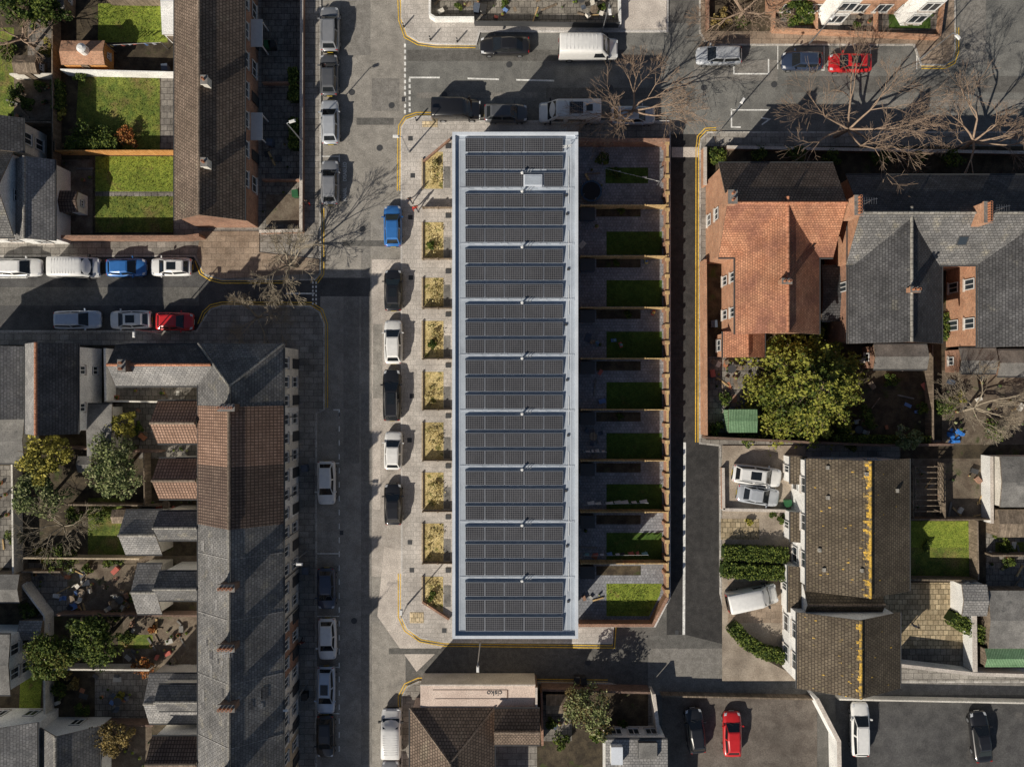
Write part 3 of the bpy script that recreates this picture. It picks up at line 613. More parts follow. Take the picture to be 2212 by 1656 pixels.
for i in range(9):
    yy=P(0,290+119.9*i+4 if i else 374,HB)[1]; X=P(1128,0,HB)[0]
    vt.cyl((X,yy,RZ),(X,yy,RZ+.5),.08,.08,10,'whitep'); vt.cyl((X,yy,RZ+.48),(X,yy,RZ+.6),.14,.09,10,'whitep')
    for k,dx in enumerate((.2,.45,.7)):
        vt.cyl((X+dx,yy+.12,RZ),(X+dx,yy+.12,RZ+.35),.03,.03,6,'alu'); vt.cyl((X+dx,yy+.12,RZ+.35),(X+dx+.1,yy+.18,RZ+.42),.03,.05,6,'alu')
    vt.cyl((x1-.8,yy-1,RZ+.03),(x1-.8,yy+1.5,RZ+.03),.025,.025,5,'whitep')
    vt.box(x1-1.15+.1*(i%3),yy-2.0,RZ,x1-.95+.1*(i%3),yy-1.8,RZ+.12,'dgrey')
X0,Y1=P(1131,377,RZ+.3);X1,Y0=P(1171,402,RZ+.3); vt.box(X0,Y0,RZ,X1,Y1,RZ+.3,'coping'); vt.box(X0+.1,Y0+.1,RZ+.3,X1-.1,Y1-.1,RZ+.34,'memb')
c_=P(1224,322,HB); vt.cyl((*c_,RZ),(*c_,RZ+1.3),.04,.03,6,'alu')
for dz,dl in ((.7,.7),(1.0,.55),(1.25,.8)): vt.cyl((c_[0]-dl/2,c_[1],RZ+dz),(c_[0]+dl/2,c_[1]+.1,RZ+dz),.025,.025,5,'whitep')
vt.obj('roof_vents',e)
hw=House('x')
for i in range(9):
    yc=y1-(y1-y0)*(i+.5)/9
    for z in (4.1,6.7):
        for o in (-1.2,1.2): hw.window((x0+.12,yc+o),(-1,0),1.1,1.5,z,mat='dgrey'); hw.window((x1-.12,yc+o),(1,0),1.1,1.5,z,mat='dgrey')
    hw.window((x0+.12,yc-1.2),(-1,0),1.0,2.1,1.2,True,'dgrey'); hw.window((x0+.12,yc+1),(-1,0),1.4,1.4,1.5,mat='dgrey')
    hw.window((x1-.12,yc),(1,0),2.6,2.1,1.2,mat='dgrey')
hw.win.obj('windows',e)
# ------------------------------------------------------------ foliage helpers
def quads(C,size,flat_=.5):
    n=len(C); d=rng.normal(size=(n,3)); d[:,2]=np.abs(d[:,2])+flat_; d/=np.linalg.norm(d,axis=1)[:,None]
    a=rng.normal(size=(n,3)); u=np.cross(d,a); u/=np.linalg.norm(u,axis=1)[:,None]; v=np.cross(d,u)
    s=size*rng.uniform(.5,1.2,size=(n,1)); s2=s*rng.uniform(.45,.9,size=(n,1))
    V=np.stack([C-u*s,C-v*s2,C+u*s,C+v*s2],axis=1).reshape(-1,3)
    return V,np.arange(4*n).reshape(-1,4)
def blob_leaves(c,R,Rz,n,ncl,sig,spread=.85,irr=.25):
    pts=[];mi=[]
    ph=rng.uniform(0,6.28,4)
    for k in range(ncl):
        d=rng.normal(size=3); d/=np.linalg.norm(d); d[2]=abs(d[2])*1.0-.25
        az=math.atan2(d[1],d[0]); lob=1+irr*(math.sin(2*az+ph[0])*.5+math.sin(3*az+ph[1])*.5+math.sin(5*az+ph[2])*.4)
        r=rng.uniform(.35,1)**.6*spread*lob
        cc=np.array([c[0]+d[0]*R*r,c[1]+d[1]*R*r,c[2]+d[2]*Rz*r])
        m_=max(4,int(n/ncl*rng.uniform(.5,1.5)))
        q=rng.normal(size=(m_,3)); q/=np.linalg.norm(q,axis=1)[:,None]; q*=rng.uniform(.3,1,size=(m_,1))**.5*sig*R*rng.uniform(.6,1.3)
        q[:,2]=q[:,2]*.8
        pts.append(cc+q)
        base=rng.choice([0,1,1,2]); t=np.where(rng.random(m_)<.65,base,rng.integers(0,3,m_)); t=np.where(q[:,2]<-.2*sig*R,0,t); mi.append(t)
    return np.concatenate(pts),np.concatenate(mi)
def tubes(segs,n):
    a=np.array([np.concatenate([s[0],s[1],[s[2],s[3]]]) for s in segs]); p0=a[:,0:3];p1=a[:,3:6];r0=a[:,6];r1=a[:,7]
    d=p1-p0; d/=np.maximum(1e-6,np.linalg.norm(d,axis=1))[:,None]
    ref=np.where((np.abs(d[:,2])<.9)[:,None],np.array([0,0,1.]),np.array([1.,0,0])); u=np.cross(d,ref); u/=np.linalg.norm(u,axis=1)[:,None]; w=np.cross(d,u)
    V=[]
    for P_,r_ in ((p0,r0),(p1,r1)):
        for i in range(n):
            t=6.2832*i/n; V.append(P_+(u*math.cos(t)+w*math.sin(t))*r_[:,None])
    V=np.stack(V,axis=1); N_=len(segs); base=(np.arange(N_)*2*n)[:,None]
    F=[]
    for i in range(n):
        j=(i+1)%n; F.append(np.concatenate([base+i,base+j,base+n+j,base+n+i],axis=1))
    return V.reshape(-1,3),np.stack(F,axis=1).reshape(-1,4)
def leafy(name,px,py,Rpx,H,mats,n=3000,ncl=45,leaf=.16,sig=.22,zb=.12,irr=.3,squash=.75):
    R=Rpx/S*(CH-H*.7)/CH; c=P(px,py,H*.65); e=empty(name,(c[0],c[1],zb))
    Rz=H*.5*squash; cz=H-Rz*1.02
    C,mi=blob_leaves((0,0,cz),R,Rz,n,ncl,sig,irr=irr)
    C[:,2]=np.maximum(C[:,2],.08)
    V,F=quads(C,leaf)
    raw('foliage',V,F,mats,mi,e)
    sg=[]; tr=max(.04,R*.07)
    sg.append((np.array([0,0,-.1]),np.array([.03,.02,cz*.6]),tr,tr*.7))
    for k in range(9):
        a=rng.uniform(0,6.28); p0=np.array([.02,.02,cz*rng.uniform(.35,.6)]); p1=np.array([math.cos(a)*R*.75,math.sin(a)*R*.75,cz+rng.uniform(-.2,.5)*Rz])
        pm=(p0+p1)/2+np.array([0,0,.1*H]); sg.append((p0,pm,tr*.5,tr*.3)); sg.append((pm,p1,tr*.3,tr*.1))
    V,F=tubes(sg,5); raw('trunk_and_limbs',V,F,[A['bark']],None,e,True)
    return e
def conifer(name,px,py,Rpx,H):
    R=Rpx/S*(CH-H*.5)/CH; c=P(px,py,H*.5); e=empty(name,(c[0],c[1],.12))
    pts=[];mi=[];sg=[(np.array([0,0,-.1]),np.array([0,0,H*.95]),.32,.06)]
    for lv in range(17):
        t=lv/16; z=H*(.12+.85*t); rr=R*(1-t)**.62+.2; nb=int(15-9*t)
        for k in range(nb):
            a=6.283*k/nb+rng.uniform(-.3,.3)+lv*.7; l=rr*rng.uniform(.66,1.12)
            p0=np.array([0,0,z]); p1=np.array([math.cos(a)*l,math.sin(a)*l,z-.12*l+rng.uniform(-.2,.2)])
            sg.append((p0,p1,.06,.015))
            m_=int(34+rr*18); s=rng.uniform(.3,1,m_)**.7; q=p0+(p1-p0)*s[:,None]
            wd=(.14+.34*(1-s))*rr/R*1.5+.08
            q=q+rng.normal(size=(m_,3))*wd[:,None]*np.array([1,1,.45])
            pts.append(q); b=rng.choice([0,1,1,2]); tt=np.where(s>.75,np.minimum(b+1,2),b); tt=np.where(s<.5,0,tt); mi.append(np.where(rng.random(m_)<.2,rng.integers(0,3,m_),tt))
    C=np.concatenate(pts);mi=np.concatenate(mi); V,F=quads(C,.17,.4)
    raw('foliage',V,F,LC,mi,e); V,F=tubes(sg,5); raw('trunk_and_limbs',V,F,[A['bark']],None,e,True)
def bare(px,py,Rpx,H,seed,mat='twig',depth=6,kids=3,zb=.12,up=.2,name='bare_tree',mr=.0125,nm=7):
    r=random.Random(seed); R=Rpx/S*(CH-H*.6)/CH; c=P(px,py,H*.55); e=empty(name,(c[0],c[1],zb)); big=[];small=[]
    th=H*.26; lean=Vector((r.gauss(0,.15),r.gauss(0,.15),th)); tr=.022*H
    big.append((np.array([0,0,-.1]),np.array(lean),tr,tr*.75))
    l0=R*.38
    rv=lambda s:Vector((r.gauss(0,s),r.gauss(0,s),r.gauss(0,s)))
    def grow(p,d,l,rad,dep):
        q=p
        for s_ in range(2):
            d=(d+rv(.15)).normalized()
            n_=q+d*l/2
            (big if dep>2 else small).append((np.array(q),np.array(n_),max(mr,rad),max(mr*.85,rad*.85))); q=n_; rad*=.87
            if dep<=3 and s_==0 and dep>1: 
                a=rv(1); a=(a-d*a.dot(d)).normalized(); grow(q,(d*.65+a*.75).normalized(),l*.6,rad*.5,dep-2)
        if dep<=0: return
        for k in range(kids if r.random()<.8 else 2):
            a=rv(1); a=(a-d*a.dot(d)).normalized()
            ang=r.uniform(.25,.75) if k else r.uniform(.05,.25)
            nd=d*math.cos(ang)+a*math.sin(ang); nd.z+=up*.3
            if q.z>H*.95: nd.z-=.3
            grow(q,nd.normalized(),l*r.uniform(.64,.88),rad*(.84 if k==0 else .6),dep-1)
    for k in range(nm):
        a=6.283*k/nm+r.uniform(-.4,.4); el=r.uniform(.2,1.0)
        d=Vector((math.cos(a)*math.cos(el),math.sin(a)*math.cos(el),math.sin(el)))
        p=Vector((lean.x,lean.y,th*r.uniform(.75,1.0)))
        grow(p,d,l0*r.uniform(.7,1.25),tr*.55,depth-1)
    V,F=tubes(big,5); raw('trunk_and_limbs',V,F,[A[mat]],None,e,True); V,F=tubes(small,3); raw('twigs',V,F,[A[mat]],None,e)
def hedge(name,pts,w,h,mats=LG,dens=260):
    wpt=[np.array(P(x,y,h)) for x,y in pts]; C=[]
    core=M(); core.ribbon([tuple(p) for p in wpt],w*.7,.1,h*.82,LG[0])
    for a,b in zip(wpt[:-1],wpt[1:]):
        L=np.linalg.norm(b-a); d=(b-a)/L; n=np.array([-d[1],d[0]]); k=int(L*dens*w*.8+L*dens*.4)
        t=rng.uniform(0,L,k); s=rng.uniform(-1,1,k)*(w/2)*(1+.2*np.sin(t*3)); top=rng.random(k)<.6
        s=np.where(top,s,np.sign(s)*w/2*rng.uniform(.85,1.15,k)); z=np.where(top,h*rng.uniform(.82,1.05,k)+.08*np.sin(t*5),rng.uniform(.1,h,k))
        xy=a+d*t[:,None]+n*s[:,None]; C.append(np.column_stack([xy,z]))
    C=np.concatenate(C); mi=rng.choice([0,1,1,2,2],len(C)); V,F=quads(C,.11)
    e=empty(name); core.obj('stems',e); raw('foliage',V,F,mats,mi,e)
def shrub(px,py,Rpx,mats=LG,h=None,name='shrub'):
    h=h or max(.5,Rpx/S*1.3); leafy(name,px,py,Rpx,h,mats,n=int(min(1800,260+Rpx*26)),ncl=max(8,int(Rpx*.7)),leaf=.1,sig=.34,squash=.95)
def wall(name,pts,w,h,mat,cap=None,z0=.05,piers=0,pm=None):
    m=M(); q=W(pts,h); m.ribbon(q,w,z0,h,mat)
    if cap: m.ribbon(q,w+.08,h,h+.06,cap)
    if piers:
        for a,b in zip(q[:-1],q[1:]):
            L=math.dist(a,b); k=max(1,int(L/piers))
            for i in range(k+1):
                t=i/k; c=(a[0]+(b[0]-a[0])*t,a[1]+(b[1]-a[1])*t); m.obox(c,math.atan2(b[1]-a[1],b[0]-a[0]),w+.16 if not pm else .14,w+.16 if not pm else .14,z0,h+.1,pm or mat,cap)
    return m.obj(name)
# ------------------------------------------------------------ central plot
bedy=[(330,408),(480,560),(600,663),(693,773),(803,883),(912,992),(1020,1100),(1130,1212),(1245,1312)]
patch('front_forecourt',[(915,350),(990,300),(990,1340),(970,1334),(914,1300)],'pave_new')
for i,(a,b) in enumerate(bedy):
    pts=R4(916,a,958,b)
    if i==0: pts=[(917,350),(945,328),(957,328),(957,408),(917,408)]
    if i==8: pts=[(917,1245),(957,1245),(957,1322),(917,1298)]
    patch('planting_bed',pts,'straw')
    cc=[]; mi=[]
    for c_ in range(15):
        cx,cy=P(rng.uniform(922,953),rng.uniform(a+12,b-10),.3); n_=rng.integers(10,30); q=rng.normal(size=(n_,3))*[.16,.16,.1]+[cx,cy,.3]; q[:,2]=np.clip(q[:,2],.15,.6); cc.append(q); mi.append(rng.choice([1,2,2],n_) if c_%3 else rng.choice([0,0,1],n_))
    C=np.concatenate(cc); mi=np.concatenate(mi); V,F=quads(C,.08,.2); raw('ornamental_grass',V,F,LS,mi)
    if i%3==0: shrub(940,(a+b)/2-14,8,LS,.5)
    if i in (1,3,8): shrub(934,(a+b)/2+12,12,LG,.6)
    patch('stepping_pad',R4(959,b-48,973,b-2),'felt'); m=M(); c_=P(968,a-14,.13); m.obox(c_,0,.5,.45,.12,.2,'dgrey'); m.obj('meter_box_cover')
    wall('front_garden_wall',[(912,a+(12 if i==0 else 0)),(912,b-(14 if i==8 else 0))],.12,.35,'brick_b',None)
for y in (447,558,665,775,885,995,1105,1217): wall('garden_railing',[(913,y),(978,y)],.05,.9,'wood_d',piers=1.4,pm='wood_d')
wall('front_garden_wall',[(914,348),(972,300)],.18,.5,'brick',None); wall('front_garden_wall',[(912,1300),(970,1338)],.18,.5,'brick',None)
patch('tactile_paving',R4(912,262,945,275),'tactile'); patch('tactile_paving',R4(885,1322,915,1345),'tactile'); patch('pavement_repair',R4(1250,266,1446,298),'pave')
m=M()
for x,y in [(887,470),(890,855),(885,950),(886,1170),(890,1230),(888,600),(960,1360),(892,380),(887,300)]:
    c_=P(x,y); m.obox(c_,0,.45,.45,.12,.127,'dgrey')
m.obj('utility_covers')
patch('garden_paving',[(1236,302),(1438,302),(1438,1290),(1408,1348),(1236,1348)],'pave_block')
lawns=[(500,551),(605,662),(716,773),(825,883),(935,992),(1045,1101),(1150,1211),(1260,1322)]
for i,(a,b) in enumerate(lawns):
    pts=R4(1310,a,1430,b)
    if i==7: pts=[(1310,1260),(1430,1260),(1425,1285),(1402,1330),(1310,1330)]
    patch('lawn',pts,'grass' if i==7 else 'turf')  # sunlit end lawn coloured brighter, lawns in the building's shade darker
for i,y in enumerate((448,558,669,780,890,1000,1112,1222)):
    patch('planting_bed',R4(1288,y,1384,y+20),'soil')
    m=M(); c_=P(1269,y+14,1.2); m.obox(c_,0,1.3,1.1,.12,1.25,'bluegrey'); m.obox(c_,0,1.4,1.2,1.25,1.32,'dgrey'); m.obox((c_[0]+.66,c_[1]),0,.03,.5,.3,1.1,'alu'); m.obj('bin_store')
for y in (443,553,664,774,885,995,1106,1217):
    wall('timber_fence',[(1256,y),(1439,y)],.09,1.75,'wood',piers=1.85,pm='wood')
HW=1.62
m=M(); q=W([(1442,304),(1442,1290),(1410,1350),(1250,1350)],HW); m.ribbon(q,.22,.05,HW,'brick'); m.ribbon(q[1:],.3,HW,HW+.06,'brick'); m.ribbon(q[:2],.2,HW,HW+.05,'wood')
for k in range(28):
    y=310+k*35.8; c_=P(1441,y,HW+.1); m.obox(c_,0,.44,.34,.05,HW+.2,'brick','wood')
m.obj('brick_garden_wall')
wall('brick_garden_wall',[(1250,303),(1446,303)],.24,1.9,'brick','brick')
A['tramp']=flat('blue_vinyl',(.04,.09,.16),.5)
def trampoline(px,py,Rm):
    c_=P(px,py,.7); m=M()
    for i in range(20):
        a=6.283*i/20;b=6.283*(i+1)/20
        q=lambda t,r,z:(c_[0]+math.cos(t)*r,c_[1]+math.sin(t)*r,z)
        m.face([q(a,Rm,.8),q(b,Rm,.8),q(b,Rm*.84,.82),q(a,Rm*.84,.82)],'tramp'); m.face([q(a,Rm*.84,.8),q(b,Rm*.84,.8),(c_[0],c_[1],.77)],'blackp')
        m.face([q(a,Rm,.8),q(b,Rm,.8),q(b,Rm,.7),q(a,Rm,.7)],'tramp')
        if i%4==0: m.cyl(q(a,Rm*.97,.1),q(a,Rm*.97,2.2),.03,.03,6,'alu')
    m.obj('trampoline')
trampoline(1277,413,1.05)
patch('lawn',R4(1308,362,1400,396),'turf')
cols=[flat('cloth_%d'%i,c,.9,0,.1) for i,c in enumerate([(.7,.7,.7),(.6,.62,.7),(.15,.25,.5),(.5,.15,.12),(.65,.55,.2),(.2,.4,.45),(.05,.05,.06)])]
def clothesline(p0,p1,n,h=1.8,cm=None):
    a=P(*p0,h);b=P(*p1,h); m=M()
    m.cyl((*a,.1),(*a,h+.1),.04,.04,6,'alu'); m.cyl((*b,.1),(*b,h+.1),.04,.04,6,'alu'); m.cyl((*a,h),(*b,h),.012,.012,4,'whitep',False)
    L=math.dist(a,b); d=((b[0]-a[0])/L,(b[1]-a[1])/L)
    for i in range(n):
        t=L*(i+random.uniform(.1,.5))/n; w=L/n*random.uniform(.3,.8); dr=random.uniform(.4,.95); o=random.uniform(.08,.35)
        p=(a[0]+d[0]*t,a[1]+d[1]*t); q=(p[0]+d[0]*w,p[1]+d[1]*w)
        m.face([(*p,h),(*q,h),(q[0]-d[1]*o,q[1]+d[0]*o,h-dr),(p[0]-d[1]*o-d[0]*.05,p[1]+d[0]*o*.6,h-dr*.9)],cm or random.choice(cols))
    m.obj('clothes_line')
clothesline((1308,364),(1425,392),9,cm=cols[0]); clothesline((232,98),(348,92),14); clothesline((1262,1200),(1400,1198),9); clothesline((1262,1090),(1400,1086),7,cm=cols[0]); clothesline((1262,976),(1310,976),4,cm=cols[0])
# ------------------------------------------------------------ plots elsewhere
G=[
('garden_ground',R4(-600,-600,375,512),'soil'),('front_garden',R4(565,-600,652,498),'patio_g'),
('lawn',R4(212,8,362,92),'grass'),('lawn',[(170,165),(345,160),(345,325),(175,325),(165,250)],'grass_d'),('lawn',R4(206,338,374,414),'grass'),('garden_path',R4(206,414,374,424),'patio_g'),('lawn',R4(206,424,374,502),'grass_d'),
('garden_path',R4(347,160,375,322),'patio_g'),('patio',R4(120,345,200,505),'dirt'),('patio',R4(20,165,110,260),'dirt'),('lawn',R4(0,60,30,260),'grass_d'),('garden_path',R4(60,-20,118,160),'patio_g'),
('corner_paving',[(430,500),(560,500),(560,545),(690,560),(688,590),(480,602),(440,590),(425,552),(430,520)],'pave_brown'),
('front_path',R4(566,60,650,78),'patio_g'),('front_path',R4(566,262,650,280),'patio_g'),('planting_bed',R4(575,420,648,485),'dirt'),
('garden_ground',R4(-600,745,428,3000),'soil'),('yard',R4(225,835,428,866),'patio_g'),('yard',R4(242,872,340,960),'patio_g'),
('yard',R4(300,960,430,990),'patio_g'),('lawn',R4(190,1075,270,1200),'grass_d'),('yard',R4(240,1200,428,1216),'dirt'),
('yard',R4(145,1218,298,1322),'dirt'),('yard',R4(60,1215,145,1330),'patio_g'),('patio',R4(265,1330,428,1440),'dirt'),('lawn',R4(255,1370,330,1400),'grass_d'),
('yard',R4(205,1450,322,1560),'patio_g'),('lawn',[(45,1438),(92,1445),(85,1560),(40,1560)],'grass'),('yard',R4(20,1205,60,1240),'dirt'),('yard',R4(0,1005,25,1225),'patio_g'),('yard',R4(225,1560,328,1660),'dirt'),
('yard',R4(100,1450,200,1560),'soil'),('garden_path',R4(92,1330,110,1570),'patio_g'),
('forecourt',R4(926,-100,1022,36),'patio_g'),('forecourt',R4(1024,-100,1340,50),'patio_g'),('driveway',R4(1342,-100,1440,62),'conc'),
('planting_bed',R4(1530,-60,1670,68),'soil'),('front_garden',R4(1680,-60,2040,66),'patio_g'),('lawn',R4(1700,20,1760,55),'grass_d'),('lawn',R4(1920,30,2010,62),'turf'),
('garden_ground',R4(1525,316,2800,950),'soil'),('front_garden',R4(1530,322,1570,352),'grass_d'),('patio',R4(1530,770,1640,935),'patio_g'),('yard',R4(1800,720,2010,940),'soil'),('yard',R4(2035,800,2212,960),'dirt'),
('driveway',R4(1560,962,1740,1470),'drive'),('driveway',R4(1572,1255,1720,1345),'pave_brown'),
('garden_ground',R4(1945,960,2800,1440),'soil'),('yard',R4(1965,990,2140,1120),'dirt'),('lawn',R4(1955,1125,2112,1182),'grass'),('lawn',R4(1955,1182,2112,1250),'grass_d'),
('patio',R4(1890,1258,2100,1400),'patio_y'),('yard',R4(1945,1400,2100,1445),'patio_g'),('yard',R4(2130,1120,2260,1450),'patio_g'),('lawn',R4(2150,1170,2212,1200),'grass_d'),
('planting_bed',[(1575,1350),(1700,1420),(1720,1460),(1660,1428),(1600,1392)],'soil'),('pavement_patch',R4(1557,1120,1640,1165),'patio_y'),
('garden_ground',R4(1160,1490,1400,3000),'soil'),('yard',R4(1170,1500,1235,1600),'patio_g'),('pavement_patch',R4(1070,1480,1160,1500),'pave'),
]
for n,p,mt in G: patch(n,p,mt)
patch('car_park',R4(1430,1500,1765,2600),'lot',.03); patch('car_park',R4(1805,1505,2800,2600),'road_c',.031)
for n,p,w,h,mt,cp in [
('white_fence',[(130,150),(378,156)],.1,1.7,'render_w',None),('timber_fence',[(118,325),(376,325)],.08,1.7,'wood_o',None),('timber_fence',[(118,325),(118,300)],.08,1.7,'wood_d',None),
('garden_wall',[(112,0),(114,510)],.12,1.6,'wood_d',None),('brick_garden_wall',[(118,512),(400,512),(430,508)],.24,1.8,'brick','brick'),('brick_garden_wall',[(560,500),(650,498),(652,-100)],.22,1.0,'brick','conc'),
('garden_wall',[(566,178),(650,178)],.15,.9,'brick',None),('garden_wall',[(566,388),(650,388)],.15,.9,'brick',None),('garden_wall',[(566,-10),(650,-10)],.15,.9,'brick',None),
('timber_fence',[(225,-5),(376,-3)],.08,1.7,'wood_d',None),('garden_wall',[(20,160),(112,160)],.15,1.4,'render',None),('garden_wall',[(0,262),(112,264)],.15,1.4,'wood_d',None),
('garden_wall',[(225,866),(340,868)],.15,1.8,'render',None),('garden_wall',[(226,752),(228,866)],.2,2.0,'render_w',None),
('garden_wall',[(60,962),(300,975),(343,975)],.2,1.7,'brick_d',None),('garden_wall',[(140,1090),(343,1092)],.15,1.6,'wood_d',None),('garden_wall',[(50,1205),(300,1207)],.15,1.7,'brick_b',None),
('garden_wall',[(120,1328),(430,1330)],.16,1.7,'brick_d',None),('garden_wall',[(100,1445),(322,1447)],.16,1.7,'render',None),('garden_wall',[(200,1565),(330,1567)],.16,1.7,'brick_d',None),
('garden_wall',[(25,1000),(28,1240),(95,1330),(96,1570)],.16,1.7,'render',None),('garden_wall',[(310,975),(312,1092)],.12,1.6,'wood_d',None),
('rear_lane_wall',[(45,1235),(130,1235)],.15,1.6,'wood_d',None),
('forecourt_wall',[(928,-60),(928,30),(940,38),(1024,38)],.2,1.0,'render_w',None),('forecourt_railing',[(1024,46),(1338,50)],.08,1.1,'dgrey',None),('forecourt_wall',[(1338,-60),(1340,50)],.2,1.0,'render_w',None),
('brick_garden_wall',[(1530,-60),(1530,60)],.2,.9,'brick',None),('brick_garden_wall',[(1672,62),(2030,78)],.25,.9,'brick_o',None),('brick_garden_wall',[(1672,62),(1674,-40)],.25,.9,'brick_o',None),
('brick_garden_wall',[(2030,78),(2045,-40)],.25,.9,'brick_o',None),('brick_garden_wall',[(1765,66),(1765,-30)],.2,.9,'brick_o',None),('brick_garden_wall',[(1895,70),(1895,-30)],.2,.9,'brick_o',None),
('brick_garden_wall',[(1523,318),(1523,400)],.24,1.2,'brick_o','conc'),('brick_garden_wall',[(1570,318),(2212,330),(2900,340)],.22,.9,'brick_d','conc'),
('brick_garden_wall',[(1524,560),(1526,940)],.24,2.0,'brick_o',None),('brick_garden_wall',[(1526,945),(1900,962),(2060,960)],.22,2.0,'brick_d',None),
('timber_fence',[(2015,745),(2017,960)],.08,1.7,'wood_d',None),('garden_wall',[(1805,745),(1807,830)],.2,1.7,'brick',None),
('low_wall',[(1562,1100),(1700,1103)],.2,.7,'render_w','conc'),('low_wall',[(1562,1010),(1563,1100)],.2,.7,'brick','conc'),
('timber_fence',[(1965,1122),(2140,1122)],.08,1.7,'wood_d',None),('garden_wall',[(2112,1125),(2114,1252)],.1,1.7,'wood_d',None),('garden_wall',[(2142,985),(2143,1130)],.2,1.8,'render_w','conc'),('garden_wall',[(2040,1000),(2042,1118)],.12,1.6,'wood_d',None),
('garden_wall',[(2090,1258),(2104,1285),(2106,1450)],.35,1.9,'render_w','conc'),('garden_wall',[(1942,1436),(2106,1455),(2900,1478)],.25,1.9,'render_w','conc'),('garden_wall',[(1968,1252),(2112,1254)],.14,1.7,'wood_d',None),
('garden_wall',[(1412,1498),(1425,1600)],.25,2.0,'render','conc'),('boundary_wall',[(1764,1508),(1812,1600),(1816,1800)],.3,2.2,'render_w','conc'),('boundary_wall',[(1430,1503),(1764,1510)],.15,1.1,'wood_d',None),('boundary_wall',[(1812,1510),(2212,1518),(2600,1522)],.15,1.0,'render',None),
('garden_wall',[(1170,1495),(1172,1610)],.2,1.8,'brick',None),('garden_wall',[(1170,1490),(1405,1496)],.2,1.8,'brick_d',None),
('timber_fence',[(1972,990),(1974,1120)],.08,1.6,'wood_d',None),('garden_wall',[(2143,1200),(2260,1200)],.15,1.7,'wood_d',None)]:
    wall(n,p,w,h,mt,cp)
def shed(px,h,roof,wallm='wood_d',name='garden_shed',axis='x',rr=.35):
    H=House(name); H.gable(px,h,h+rr,axis,roof,wallm,ridge=None,over=.08,gut=False)
    x0,y0,x1,y1=H.w; H.window(((x0+x1)/2,y0),(0,-1),.7,1.7,.95,True,'wood_d'); H.window((x1,(y0+y1)/2),(1,0),.6,.5,1.3); H.finish()
shed((132,88,226,140),2.1,'brick_o','wood_o'); shed((112,412,168,458),2.1,'tile_db','render_w'); shed((1573,884,1636,934),2.2,'green_m','green_m',axis='x',rr=.15)
shed((-30,1240,42,1302),2.2,'felt'); shed((42,1340,92,1382),2.1,'slate_l')
shed((2078,1262,2132,1330),2.4,'slate_l','render_w'); shed((2135,1275,2230,1400),2.3,'felt'); shed((2127,1400,2230,1440),2.2,'green_m'); shed((2160,985,2280,1095),2.6,'felt','render'); shed((2155,1100,2230,1160),2.2,'wood_d')
shed((350,-60,378,75),2.3,'render_w','whitep',name='conservatory'); shed((242,1100,270,1130),1.9,'wood_d'); shed((168,985,200,1020),1.9,'felt')
shed((1180,1500,1225,1540),2.0,'wood_d'); shed((60,-40,140,20),2.2,'felt'); shed((30,120,80,158),2.0,'wood_d')
m=M()
for k in range(9):
    c0=P(1975,1008+k*12,2.3);c1=P(2035,1008+k*12,2.3); m.cyl((*c0,2.3),(*c1,2.3),.05,.05,4,'wood_d')
for x in (1978,2032):
    for y in (1008,1104): m.cyl((*P(x,y,2.2),.1),(*P(x,y,2.2),2.3),.06,.06,6,'wood_d')
    m.cyl((*P(x,1005,2.25),2.24),(*P(x,1107,2.25),2.24),.06,.06,5,'wood_d')
m.obj('pergola')
m=M(); c_=P(181,108,2.6); m.cyl((*c_,2.2),(*c_,3.1),.45,.45,14,'render_w'); m.cyl((*c_,3.1),(*c_,3.25),.45,.2,14,'render_w'); m.obj('water_tank')
def clutter(x0,y0,x1,y1,n,z=.2):
    m=M()
    for i in range(n):
        c_=P(random.uniform(x0,x1),random.uniform(y0,y1)); k=random.random(); a=random.uniform(0,3.1)
        mt=random.choice(['pot','dgrey','offw','wood_d','wood_d','render','bluegrey','felt','brick',cols[2],cols[3]])
        if k<.45:
            r=random.uniform(.1,.2); m.cyl((*c_,.1),(*c_,z+r*1.6),r*.75,r,9,random.choice(['pot','dgrey','felt'])); m.cyl((*c_,z+r*1.6),(*c_,z+r*2.6),r*.9,r*.3,7,random.choice(LG+LW))
        elif k<.65: m.obox(c_,a,random.uniform(.8,1.8),random.uniform(.08,.2),.1,z+.1,random.choice(['wood','wood_d','felt']))
        elif k<.82:
            l=random.uniform(.3,.7); m.obox(c_,a,l,l*.6,.1,z+l*.5,mt); m.obox(c_,a,l+.06,l*.6+.06,z+l*.5,z+l*.5+.04,mt)
        elif k<.88:
            m.cyl((*c_,z+.68),(*c_,z+.72),.4,.4,14,random.choice(['offw','wood_d','dgrey'])); m.cyl((*c_,z-.1),(*c_,z+.7),.04,.04,6,'alu')
            for t in range(3):
                q=(c_[0]+.75*math.cos(a+2.1*t),c_[1]+.75*math.sin(a+2.1*t)); m.obox(q,a+2.1*t,.4,.4,z+.42,z+.46,mt); m.obox((q[0]+.2*math.cos(a+2.1*t),q[1]+.2*math.sin(a+2.1*t)),a+2.1*t,.04,.4,z+.46,z+.9,mt)
                m.cyl((*q,.1),(*q,z+.42),.03,.03,5,'alu')
        else: m.obox(c_,a,random.uniform(.4,.9),random.uniform(.3,.6),.1,z+.03,mt)
    m.obj('garden_clutter')
